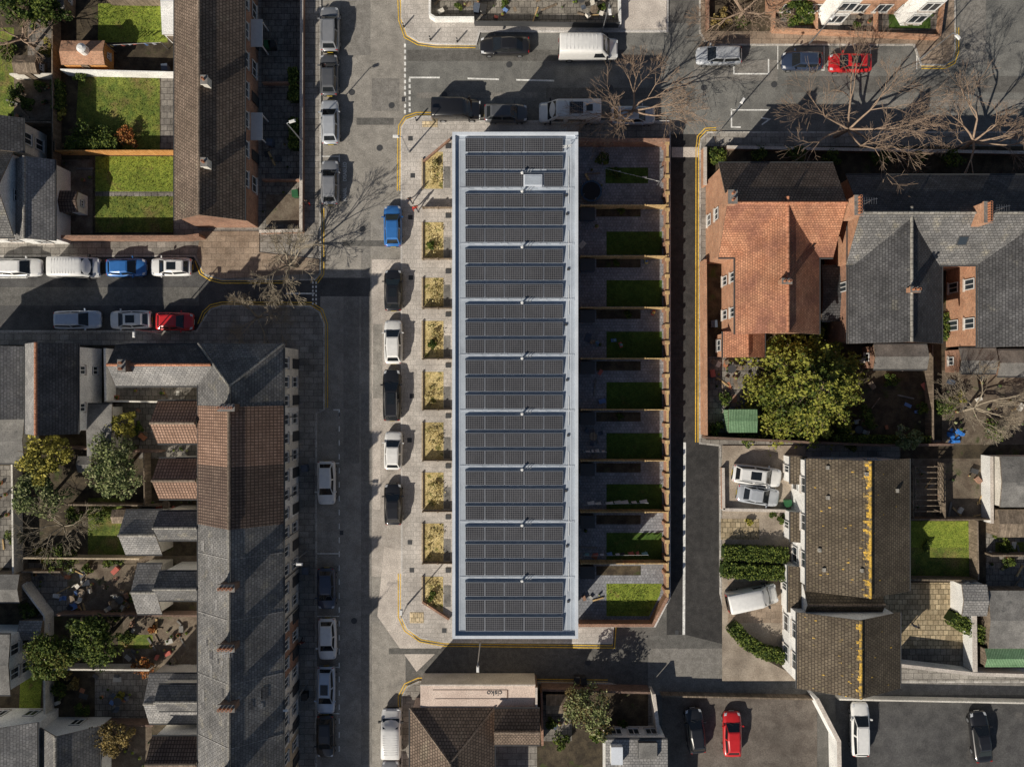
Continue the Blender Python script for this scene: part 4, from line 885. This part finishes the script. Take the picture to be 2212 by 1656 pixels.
for b in [(20,165,108,258,16),(125,345,200,500,8),(570,300,645,480,8),(230,840,420,862,8),(245,880,335,950,12),(150,1225,290,1318,34),(65,1225,140,1320,12),(270,1335,420,1436,34),(210,1455,318,1555,12),(230,1570,325,1650,12),(100,1455,195,1555,10),
 (320,1080,425,1098,5),(250,1300,295,1330,5),(1030,0,1330,42,26),(935,0,1015,30,5),(1535,780,1600,930,30),(1810,760,2005,935,22),(2040,810,2205,950,30),(1970,1000,2035,1115,8),(2048,1000,2135,1115,14),(1900,1265,2070,1395,4),(2135,1130,2210,1260,12),(2140,1300,2210,1440,6),
 (1255,360,1300,440,5),(1255,470,1300,545,2),(1255,700,1300,770,3),(1255,800,1300,880,3),(1255,910,1300,990,3),(1255,1130,1300,1215,3),(1255,1240,1300,1340,5),(1175,1545,1230,1600,6),(1690,0,2030,55,14),(330,960,425,985,5),(0,1010,22,1200,8)]: clutter(*b)
m=M()
for x,y in [(1290,742),(1325,735),(1340,745),(1395,565),(1410,676)]:
    c_=P(x,y); m.obox(c_,random.uniform(0,3),.5,.3,.13,.3,random.choice(cols[2:6])); m.cyl((*c_,.3),(c_[0]+.1,c_[1],.45),.15,.1,8,random.choice(cols[2:6]))
m.obj('childrens_toys')
tarp=flat('blue_tarp',(.04,.2,.6),.6)
m=M()
for k in range(12):
    c_=P(2062+random.uniform(-16,16),940+random.uniform(-16,16)); m.obox(c_,random.uniform(0,3),random.uniform(.3,.8),random.uniform(.2,.5),.13,.3+random.uniform(0,.25),tarp,tp=.7)
m.obj('blue_tarpaulin')
binG=flat('bin_green',(.03,.12,.05),.5); binB=flat('bin_black',(.03,.03,.032),.5)
def bin_(px,py,a,mt):
    m=M(); c_=P(px,py,.5); m.obox(c_,a,.5,.58,.16,1.0,mt,tp=1.08); m.obox(c_,a,.6,.68,1.0,1.07,mt); m.cyl((c_[0]-.25,c_[1]-.25,.24),(c_[0]+.25,c_[1]-.25,.24),.1,.1,10,'blackp'); m.obj('wheelie_bin')
for x,y in [(580,100),(590,100),(585,310),(640,420),(360,150),(1030,20),(1045,22),(1700,1085),(1712,1255),(1835,1455),(1540,700),(1245,1465),(1260,1466),(660,1010),(662,1230),(660,1500)]: bin_(x,y,random.uniform(-.2,.2),random.choice([binG,binB,A['bluegrey']]))
# ------------------------------------------------------------ vegetation
bare(1372,222,118,9,1); bare(1855,255,150,10,2); bare(2140,290,120,9.5,3); bare(1625,-5,95,9,4)
bare(612,560,86,8.5,5,'twig_g',mr=.015); bare(540,676,72,6,6,'twig_g'); bare(115,1145,85,6,7,'twig_g',5); bare(2130,890,100,7,8,'twig_g'); bare(15,60,85,8,9,'twig',5)
conifer('conifer_tree',1750,832,148,8.5)
leafy('leafy_tree',92,985,62,5.5,LY,4500,60,.13); leafy('leafy_tree',243,1012,68,5.2,LW,5500,70,.13); leafy('leafy_tree',80,1070,60,5,LW,4200,55,.13)
leafy('leafy_tree',262,920,38,3.6,LY,2000,30,.12); leafy('leafy_tree',105,1415,62,5,LY[:1]+LG[1:],4500,60,.13); leafy('leafy_tree',205,1388,66,5,LG,4800,60,.13); leafy('leafy_tree',235,1592,48,4.2,LB,2800,40,.12)
leafy('leafy_tree',1272,1528,66,5,LB[:1]+LW[1:],4200,60,.12); leafy('leafy_tree',100,15,52,5,LG,3800,45,.13); leafy('leafy_tree',45,20,50,5,LG,3200,45,.13)
leafy('leafy_tree',1965,945,34,3.5,LW,1600,25,.11); leafy('leafy_tree',1720,20,42,4,LG,2500,34,.12); leafy('leafy_tree',1300,1585,30,3,LG,1400,22,.11)
for x,y,r,mt in [(272,297,24,LO),(128,246,18,LY),(180,295,34,LG),(230,300,26,LG),(105,100,20,LY),(180,165,18,LG),(635,165,15,LG),(633,205,14,LG),(636,268,15,LG),(634,300,14,LG),(310,1436,28,LO),(130,1208,34,LG),(95,1200,20,LY),(250,1330,18,LG),(240,1215,18,LG),
 (30,1160,22,LG),(160,1110,22,LG),(215,1110,24,LG),(300,930,14,LG),(60,1320,22,LG),(30,1390,18,LG),(155,1470,18,LB),(130,1490,20,LG),(180,1530,18,LG),(260,1500,12,LY),(275,1375,16,LG),(330,1355,12,LO),(290,1290,14,LG),(190,1225,12,LG),(30,200,24,LG),(60,225,18,LG),(15,110,24,LG),(85,185,14,LG),(145,320,16,LG),
 (1565,860,16,LG),(1545,925,18,LG),(1615,945,20,LG),(1820,925,22,LG),(1870,900,24,LG),(1840,960,16,LG),(1925,820,16,LG),(1990,880,16,LG),(2045,880,30,LG),(2070,860,22,LY),(2190,780,24,LG),(2040,720,22,LG),(2043,690,16,LG),(2150,930,26,LG),(1545,335,20,LG),
 (1640,330,20,LG),(1720,335,24,LG),(1800,338,20,LG),(1900,340,24,LG),(1980,338,20,LG),(2060,345,24,LG),(2170,1180,18,LG),(2160,1150,20,LG),(2180,1215,16,LG),(2000,1180,12,LG),(1300,345,16,LG),(1330,372,12,LG),
 (1340,456,10,LG),(1330,568,8,LG),(1355,680,9,LG),(1340,900,8,LG),(1210,1600,20,LG),(1190,1560,14,LG),(1345,1560,14,LG),(1560,40,22,LB),(1600,45,18,LG),(1750,40,14,LG),(1850,55,12,LG),(1960,50,14,LG),(990,15,10,LG),(1090,10,10,LG),(1300,15,10,LG),(1690,1120,14,LG),(1670,1110,12,LG),(1620,1125,10,LY)]: shrub(x,y,r,mt)
hedge('hedge',[(1565,1195),(1705,1200)],1.3,1.4); hedge('hedge',[(1562,1232),(1703,1240)],1.3,1.5); hedge('hedge',[(1583,1352),(1610,1385),(1650,1410),(1698,1422)],1.2,1.3); hedge('hedge',[(2062,1335),(2105,1362),(2158,1390)],1.3,1.8,LG)
hedge('hedge',[(632,145),(634,215)],.8,1.2); hedge('hedge',[(632,255),(634,320)],.8,1.2); hedge('hedge',[(1800,948),(2010,952)],.8,1.6); hedge('hedge',[(118,170),(120,235)],.8,1.4,LG); hedge('hedge',[(140,305),(250,312)],1.0,1.5,LG)
def tufts(x0,y0,x1,y1,n,mats=LG):
    q=np.array([P(a,b) for a,b in zip(rng.uniform(x0,x1,n),rng.uniform(y0,y1,n))]); C=np.column_stack([q,rng.uniform(.2,.26,n)]); mi=rng.choice([1,2,2],n); V,F=quads(C,.06,.1); raw('grass_tufts',V,F,mats,mi)
for b in [(212,8,362,92,900),(170,165,345,325,1800),(206,338,374,414,900),(206,424,374,502,900),(1955,1125,2112,1250,1400),(1312,1262,1400,1320,500)]: tufts(*b)
# ------------------------------------------------------------ street lamps
def lamp(px,py,h,ang,arm=1.0,name='street_lamp'):
    b=P(px,py); m=M(); d=(math.cos(ang),math.sin(ang))
    m.cyl((*b,.1),(*b,1.2),.09,.08,8,'alu'); m.cyl((*b,1.2),(*b,h),.06,.045,8,'alu')
    t=(b[0]+d[0]*arm,b[1]+d[1]*arm); m.cyl((*b,h),(*t,h+.15),.035,.03,6,'alu'); m.obox((t[0]+d[0]*.25,t[1]+d[1]*.25),ang,.6,.26,h+.08,h+.22,'whitep',tp=.7); m.obj(name)
lamp(1038,1384,6,-math.pi/2,.3); lamp(662,1478,6,math.pi,.1); lamp(348,720,5.5,-math.pi/2,.2); lamp(1985,130,6,-.8,.3); lamp(1545,293,8,1.0,.4); lamp(1745,98,5,.8,.3); lamp(880,1305,4.5,1.5,.3); lamp(657,310,6,.3,.3); lamp(663,1190,5.5,0,.5); lamp(1300,72,6,-1.5,.5); lamp(884,330,5,3.1,.3)
def bollard(px,py):
    b=P(px,py); m=M(); m.cyl((*b,.1),(*b,1.0),.08,.07,8,'blackp'); m.cyl((*b,1.0),(*b,1.08),.07,.02,8,'blackp'); m.cyl((*b,.8),(*b,.88),.085,.085,8,'whitep'); m.obj('bollard')
for x,y in [(900,262),(1040,32),(1010,45),(930,88),(873,60),(988,92)]: bollard(x,y)
# ------------------------------------------------------------ vehicles
def paint(n,c,metal=.0): return flat('paint_'+n,c,.3,metal,.5,1.0)
PC={'white':paint('white',(.76,.76,.75)),'silver':paint('silver',(.5,.53,.57),.25),'grey':paint('grey',(.26,.27,.29),.2),'dgrey':paint('dgrey',(.1,.105,.115),.15),'black':paint('black',(.015,.015,.017)),'navy':paint('navy',(.03,.045,.085)),'blue':paint('blue',(.04,.17,.48),.1),'red':paint('red',(.55,.02,.022)),'lblue':paint('lblue',(.42,.5,.62),.2)}
A['tail']=flat('tail_light',(.4,.01,.01),.2); A['headl']=flat('head_light',(.6,.62,.65),.1); A['plate_y']=flat('plate_yellow',(.6,.45,.05),.5)
def gl(m,q,sh=.08,off=.012,mat='carglass',shv=None):
    c=tuple(sum(p[i] for p in q)/4 for i in range(3)); shv=shv or sh
    a=Vector(q[1])-Vector(q[0]); b=Vector(q[3])-Vector(q[0]); n=a.cross(b).normalized()
    if n.dot(Vector(c)-Vector((0,0,.8)))<0: n=-n
    def bl(u,v): return Vector(q[0])*(1-u)*(1-v)+Vector(q[1])*u*(1-v)+Vector(q[2])*u*v+Vector(q[3])*(1-u)*v
    pts=[bl(sh,shv),bl(1-sh,shv),bl(1-sh,1-shv),bl(sh,1-shv)]
    m.face([tuple(p+n*off) for p in pts],mat)
def wheel(m,x,y,r,w):
    m.cyl((x,y-w/2,r),(x,y+w/2,r),r,r,16,'blackp'); s=1 if y>0 else -1
    m.cyl((x,y+s*w/2,r),(x,y+s*(w/2+.01),r),r*.62,r*.55,10,'alu')
def loft(m,st,mat,sec):
    rings=[]
    for x,hw,zt,zb in st:
        half=sec(hw,zt,zb); rings.append([(x,y,z) for y,z in half]+[(x,-y,z) for y,z in reversed(half[:-1])])
    b=len(m.v); n=len(rings[0]); mi=m.mi(mat)
    for r in rings: m.v.extend(r)
    for i in range(len(rings)-1):
        for k in range(n):
            k2=(k+1)%n; m.f.append((b+i*n+k,b+i*n+k2,b+(i+1)*n+k2,b+(i+1)*n+k)); m.m.append(mi); m.uv.append(None)
    m.f.append(tuple(b+k for k in range(n))); m.m.append(mi); m.uv.append(None)
    m.f.append(tuple(b+(len(rings)-1)*n+k for k in reversed(range(n)))); m.m.append(mi); m.uv.append(None)
def car(px,py,hd,col,L=4.2,kind='hatch',roofx=None):
    W_=1.78 if kind!='suv' else 1.88; k=L/4.2; h=W_/2; PM=PC[col]
    c=P(px,py,.9); e=empty('parked_car',(c[0],c[1],.014),math.radians(hd+random.uniform(-1.2,1.2)))
    Hh={'hatch':1.48,'suv':1.68,'saloon':1.42,'estate':1.5}[kind]; bl=.93 if kind!='suv' else 1.05
    b=M(); q=bl-.93
    sec=lambda hw,zt,zb:[(hw*.78,zb),(hw*.97,zb+.08),(hw,.55+q*.5),(hw*.985,zt-.16),(hw*.93,zt-.05),(hw*.6,zt),(0,zt+.025)]
    if kind=='saloon': tail=[(-1.35*k,h,.95,.2),(-1.75*k,h*.96,.96,.22),(-2.0*k,h*.9,.93,.26),(-2.08*k,h*.8,.85,.3),(-2.11*k,h*.7,.7,.35)]
    else: tail=[(-1.3*k,h,.96+q,.2),(-1.75*k,h*.97,.97+q,.22),(-1.98*k,h*.91,.95+q,.26),(-2.07*k,h*.82,.9+q,.3),(-2.1*k,h*.72,.72+q,.35)]
    st=[(2.1*k,h*.5,.58+q,.38),(2.08*k,h*.68,.66+q,.32),(2.0*k,h*.82,.72+q,.27),(1.85*k,h*.92,.77+q,.22),(1.5*k,h*.985,.84+q,.2),(1.1*k,h,.91+q,.2),(.4*k,h*1.0,.94+q,.2),(-.5*k,h,.95+q,.2)]+tail
    loft(b,st,PM,sec); b.obj('body',e,True)
    fb,ft={'hatch':(1.12,.42),'suv':(1.15,.6),'saloon':(1.0,.3),'estate':(1.1,.4)}[kind]; rt,rb={'hatch':(-1.45,-1.9),'suv':(-1.6,-1.97),'saloon':(-.95,-1.6),'estate':(-1.72,-2.0)}[kind]
    fb*=k;ft*=k;rt*=k;rb*=k; mx=-.35*k
    z0=bl-.02; z1=Hh-.05; w0=h*.88; w1=h*.68
    B=[(fb,w0*.9,z0),(mx,w0*1.0,z0+.02),(rb,w0*.86,z0+.02)]; T=[(ft,w1*.92,z1-.02),(mx,w1,z1),(rt,w1*.9,z1-.03)]
    mir=lambda p:(p[0],-p[1],p[2])
    g=M(); quads_=[]
    for i in range(2): quads_.append([B[i],B[i+1],T[i+1],T[i]]); quads_.append([mir(B[i+1]),mir(B[i]),mir(T[i]),mir(T[i+1])])
    ws=[mir(B[0]),B[0],T[0],mir(T[0])]; rs=[B[2],mir(B[2]),mir(T[2]),T[2]]
    for qd in quads_+[ws,rs]: g.face(qd,PM)
    In=[(T[0][0]-.12,T[0][1]*.78,z1+.03),(T[1][0],T[1][1]*.8,z1+.06),(T[2][0]+.12,T[2][1]*.78,z1+.02)]
    for i in range(2):
        g.face([T[i],T[i+1],In[i+1],In[i]],PM); g.face([mir(T[i+1]),mir(T[i]),mir(In[i]),mir(In[i+1])],PM); g.face([In[i],In[i+1],mir(In[i+1]),mir(In[i])],PM)
    g.face([mir(T[0]),T[0],In[0],mir(In[0])],PM); g.face([T[2],mir(T[2]),mir(In[2]),In[2]],PM)
    g.obj('cabin',e)
    w=M()
    gl(w,ws,.04,.012,shv=.04); gl(w,rs,.08,.012,shv=.14)
    for qd in quads_: gl(w,qd,.06,.012,shv=.14)
    if roofx=='sun': w.box(-.75*k,-w1*.6,z1+.055,.15*k,w1*.6,z1+.075,'carglass')
    w.obj('windows',e)
    d=M()
    for sx in (1.32*k,-1.28*k):
        for sy in (h-.1,-h+.1): wheel(d,sx,sy,.31,.21)
    for sy in (1,-1):
        d.hexa([(.78*k,sy*(h*.93),bl),(.92*k,sy*(h*.93),bl),(.9*k,sy*(h+.17),bl+.02),(.78*k,sy*(h+.17),bl+.02),(.78*k,sy*(h*.93),bl+.13),(.9*k,sy*(h*.93),bl+.13),(.88*k,sy*(h+.16),bl+.15),(.78*k,sy*(h+.16),bl+.15)],PM)
        d.hexa([(1.86*k,sy*h*.62,.66+q),(2.03*k,sy*h*.55,.63+q),(1.99*k,sy*h*.8,.62+q),(1.78*k,sy*h*.9,.64+q),(1.78*k,sy*h*.62,.80+q),(2.02*k,sy*h*.55,.70+q),(1.95*k,sy*h*.8,.725+q),(1.72*k,sy*h*.87,.78+q)],'headl')
        d.box(-2.06*k,sy*h*.72-.1,.68+q,-1.99*k,sy*h*.72+.1,.9+q,'tail')
        if kind in('estate','suv'): d.cyl((ft-.2,sy*w1*.9,z1+.07),(rt+.1,sy*w1*.88,z1+.07),.02,.02,5,'alu')
    d.box(2.085*k,-.26,.42,2.115*k,.26,.53,'whitep'); d.box(-2.125*k,-.26,.45,-2.09*k,.26,.56,'plate_y'); d.box(2.06*k,-.4,.28,2.1*k,.4,.4,'blackp')
    d.cyl((fb-.02,.35,z0+.06),(fb*.75+ft*.25,.0,z0+.17),.012,.012,4,'blackp')
    d.box(fb*.98-.01,-w0*.85,z0+.03,fb*.98+.02,w0*.85,z0+.045,'blackp')
    d.obj('wheels_and_trim',e)
def van(px,py,hd,col,L=5.2,Hh=2.1,name='parked_van',solar=False,ribs=True,nose=1.0,Wd=1.95):
    k=L/5.2; h=Wd/2; PM=PC[col]; c=P(px,py,Hh*.6); e=empty(name,(c[0],c[1],.014),math.radians(hd))
    b=M(); sec=lambda hw,zt,zb:[(hw*.85,zb),(hw,zb+.12),(hw,.9),(hw*.99,zt*.62+.35),(hw*.93,zt-.1),(hw*.86,zt-.02),(hw*.5,zt+.02),(0,zt+.035)]
    nb=2.6*k; wb=nb-.75*nose-.1; wt=wb-.75
    st=[(nb,h*.7,.75,.35),(nb-.05,h*.86,.92,.3),(nb-.2,h*.95,1.0,.25),(wb,h*.98,1.15,.22),(wb-.38,h*.985,Hh*.5+.62,.2),(wt,h*.96,Hh-.08,.2),(wt-.2,h*.98,Hh,.2),(-nb+.15,h,Hh,.2),(-nb+.04,h*.97,Hh-.06,.22),(-nb,h*.92,Hh-.2,.3)]
    loft(b,st,PM,sec); b.obj('body',e,True)
    w=M(); zt=Hh-.12
    w.hexa([(wb-.05,-h*.84,1.1),(wb-.05,h*.84,1.1),(wt-.05,h*.74,zt-.06),(wt-.05,-h*.74,zt-.06),(wb+.04,-h*.84,1.16),(wb+.04,h*.84,1.16),(wt+.05,h*.74,zt+.03),(wt+.05,-h*.74,zt+.03)],'carglass')
    for s in (1,-1):
        y=s*h*1.002
        w.hexa([(wt-.75,s*h*.9,1.15),(wb-.35,s*h*.9,1.15),(wb-.35,y,1.15),(wt-.75,y,1.15),(wt-.7,s*h*.88,Hh*.8),(wt+.0,s*h*.88,Hh*.8),(wt+.0,y*.985,Hh*.8),(wt-.7,y*.985,Hh*.8)],'carglass')
        if name=='camper_van': w.box(-1.5,s*h-.02,1.2,.2,s*h+.012,Hh*.78,'carglass')
    w.box(-nb-.012,-h*.65,1.2,-nb+.1,h*.65,Hh*.8,'carglass')
    w.obj('windows',e)
    d=M()
    for sx in (nb-.85,-nb+1.05):
        for sy in (h-.1,-h+.1): wheel(d,sx,sy,.34,.22)
    for s in (1,-1):
        d.box(wb-.3,s*(h+.12)-.12,1.15,wb-.15,s*(h+.12)+.12,1.45,'blackp'); d.box(nb-.12,s*h*.68-.12,.75,nb-.02,s*h*.68+.12,.98,'headl'); d.box(-nb-.02,s*h*.8-.08,.7,-nb+.05,s*h*.8+.08,1.3,'tail')
    if ribs:
        for i in range(9):
            x=wt-.6-i*(wt+nb-.9)/9; d.box(x-.03,-h*.72,Hh+.005,x+.03,h*.72,Hh+.035,PM)
    if solar:
        d.box(-1.2,-.55,Hh+.03,.1,.55,Hh+.09,'pv'); d.box(.5,-.3,Hh+.03,1.1,.3,Hh+.12,'whitep'); d.box(-2.1,-.3,Hh+.03,-1.5,.3,Hh+.12,'dgrey')
        d.cyl((1.2,.8,Hh+.08),(-2.2,.8,Hh+.08),.03,.03,6,'alu'); d.cyl((1.2,-.8,Hh+.08),(-2.2,-.8,Hh+.08),.03,.03,6,'alu')
    d.box(nb-.01,-.5,.4,nb+.02,.5,.7,'blackp')
    d.obj('wheels_and_trim',e)
for a in [(712,62,90,'grey',4.3,'suv'),(710,160,90,'dgrey',4.0,'hatch'),(712,262,90,'silver',4.3,'hatch'),(712,393,90,'grey',4.3,'hatch'),
 (848,487,90,'blue',4.0,'hatch'),(849,626,90,'black',4.0,'hatch','sun'),(849,738,90,'white',4.25,'hatch'),(846,853,90,'black',5.0,'estate','sun'),(849,973,90,'white',3.7,'hatch'),(849,1089,90,'black',4.0,'hatch'),
 (704,1043,-90,'white',4.2,'hatch'),(704,1272,-90,'navy',4.0,'hatch'),(706,1381,-90,'white',4.0,'hatch'),(703,1492,-90,'lblue',4.6,'estate','sun'),(702,1592,-90,'black',4.1,'hatch'),
 (38,577,0,'white',4.5,'hatch'),(271,577,0,'blue',3.8,'hatch'),(368,576,180,'white',4.0,'hatch','sun'),(165,690,0,'lblue',4.5,'estate'),(280,690,180,'white',4.0,'hatch','sun'),(376,694,0,'red',3.6,'hatch'),
 (1090,97,180,'black',4.8,'saloon'),(1093,243,0,'dgrey',4.2,'hatch'),(1368,248,0,'silver',4.3,'hatch'),(1554,118,180,'silver',4.4,'estate'),(1734,130,180,'navy',3.9,'hatch'),(1838,134,180,'red',4.1,'hatch','sun'),
 (1636,1027,-8,'white',4.7,'suv','sun'),(1639,1070,-8,'silver',4.1,'saloon'),(1503,1579,96,'black',4.3,'hatch'),(1583,1586,90,'red',4.3,'hatch'),(1860,1576,90,'white',5.2,'estate'),(2121,1592,96,'black',4.9,'saloon'),(843,1690,90,'grey',4.2,'hatch')]: car(*a)
van(1272,100,0,'white',5.7,2.5); van(985,235,0,'black',4.7,1.9,ribs=False); van(1231,240,180,'white',5.9,2.2,'camper_van',True,False); van(160,577,0,'white',4.6,1.95,'camper_van',False,True,.6); van(845,1583,90,'white',4.5,1.9,ribs=True); van(1626,1292,12,'white',4.9,1.95,ribs=False)
# ------------------------------------------------------------ camera, light
cam=bpy.data.cameras.new('camera'); cam.lens=18*78/50; cam.sensor_width=36; cam.clip_end=2000
co=bpy.data.objects.new('camera',cam); co.location=(0,0,CH); scene.collection.objects.link(co); scene.camera=co
sd=Vector((1.06,1.22,-1)); sd.normalize()
sl=bpy.data.lights.new('sun','SUN'); sl.energy=5.0; sl.angle=math.radians(.5); sl.color=(1,.915,.785)
so=bpy.data.objects.new('sun',sl); so.rotation_euler=sd.to_track_quat('-Z','Y').to_euler(); so.location=(-60,-70,60); scene.collection.objects.link(so)
wd=bpy.data.worlds.new('World'); scene.world=wd; wd.use_nodes=True; nt=wd.node_tree; sk=nt.nodes.new('ShaderNodeTexSky'); sk.sky_type='NISHITA'; sk.sun_disc=False
sk.sun_elevation=math.asin(-sd.z); sk.sun_rotation=math.atan2(-sd.x,-sd.y)
nt.links.new(sk.outputs[0],nt.nodes['Background'].inputs[0]); nt.nodes['Background'].inputs[1].default_value=.05
scene.view_settings.view_transform='Standard'; scene.view_settings.look='None'; scene.view_settings.exposure=0
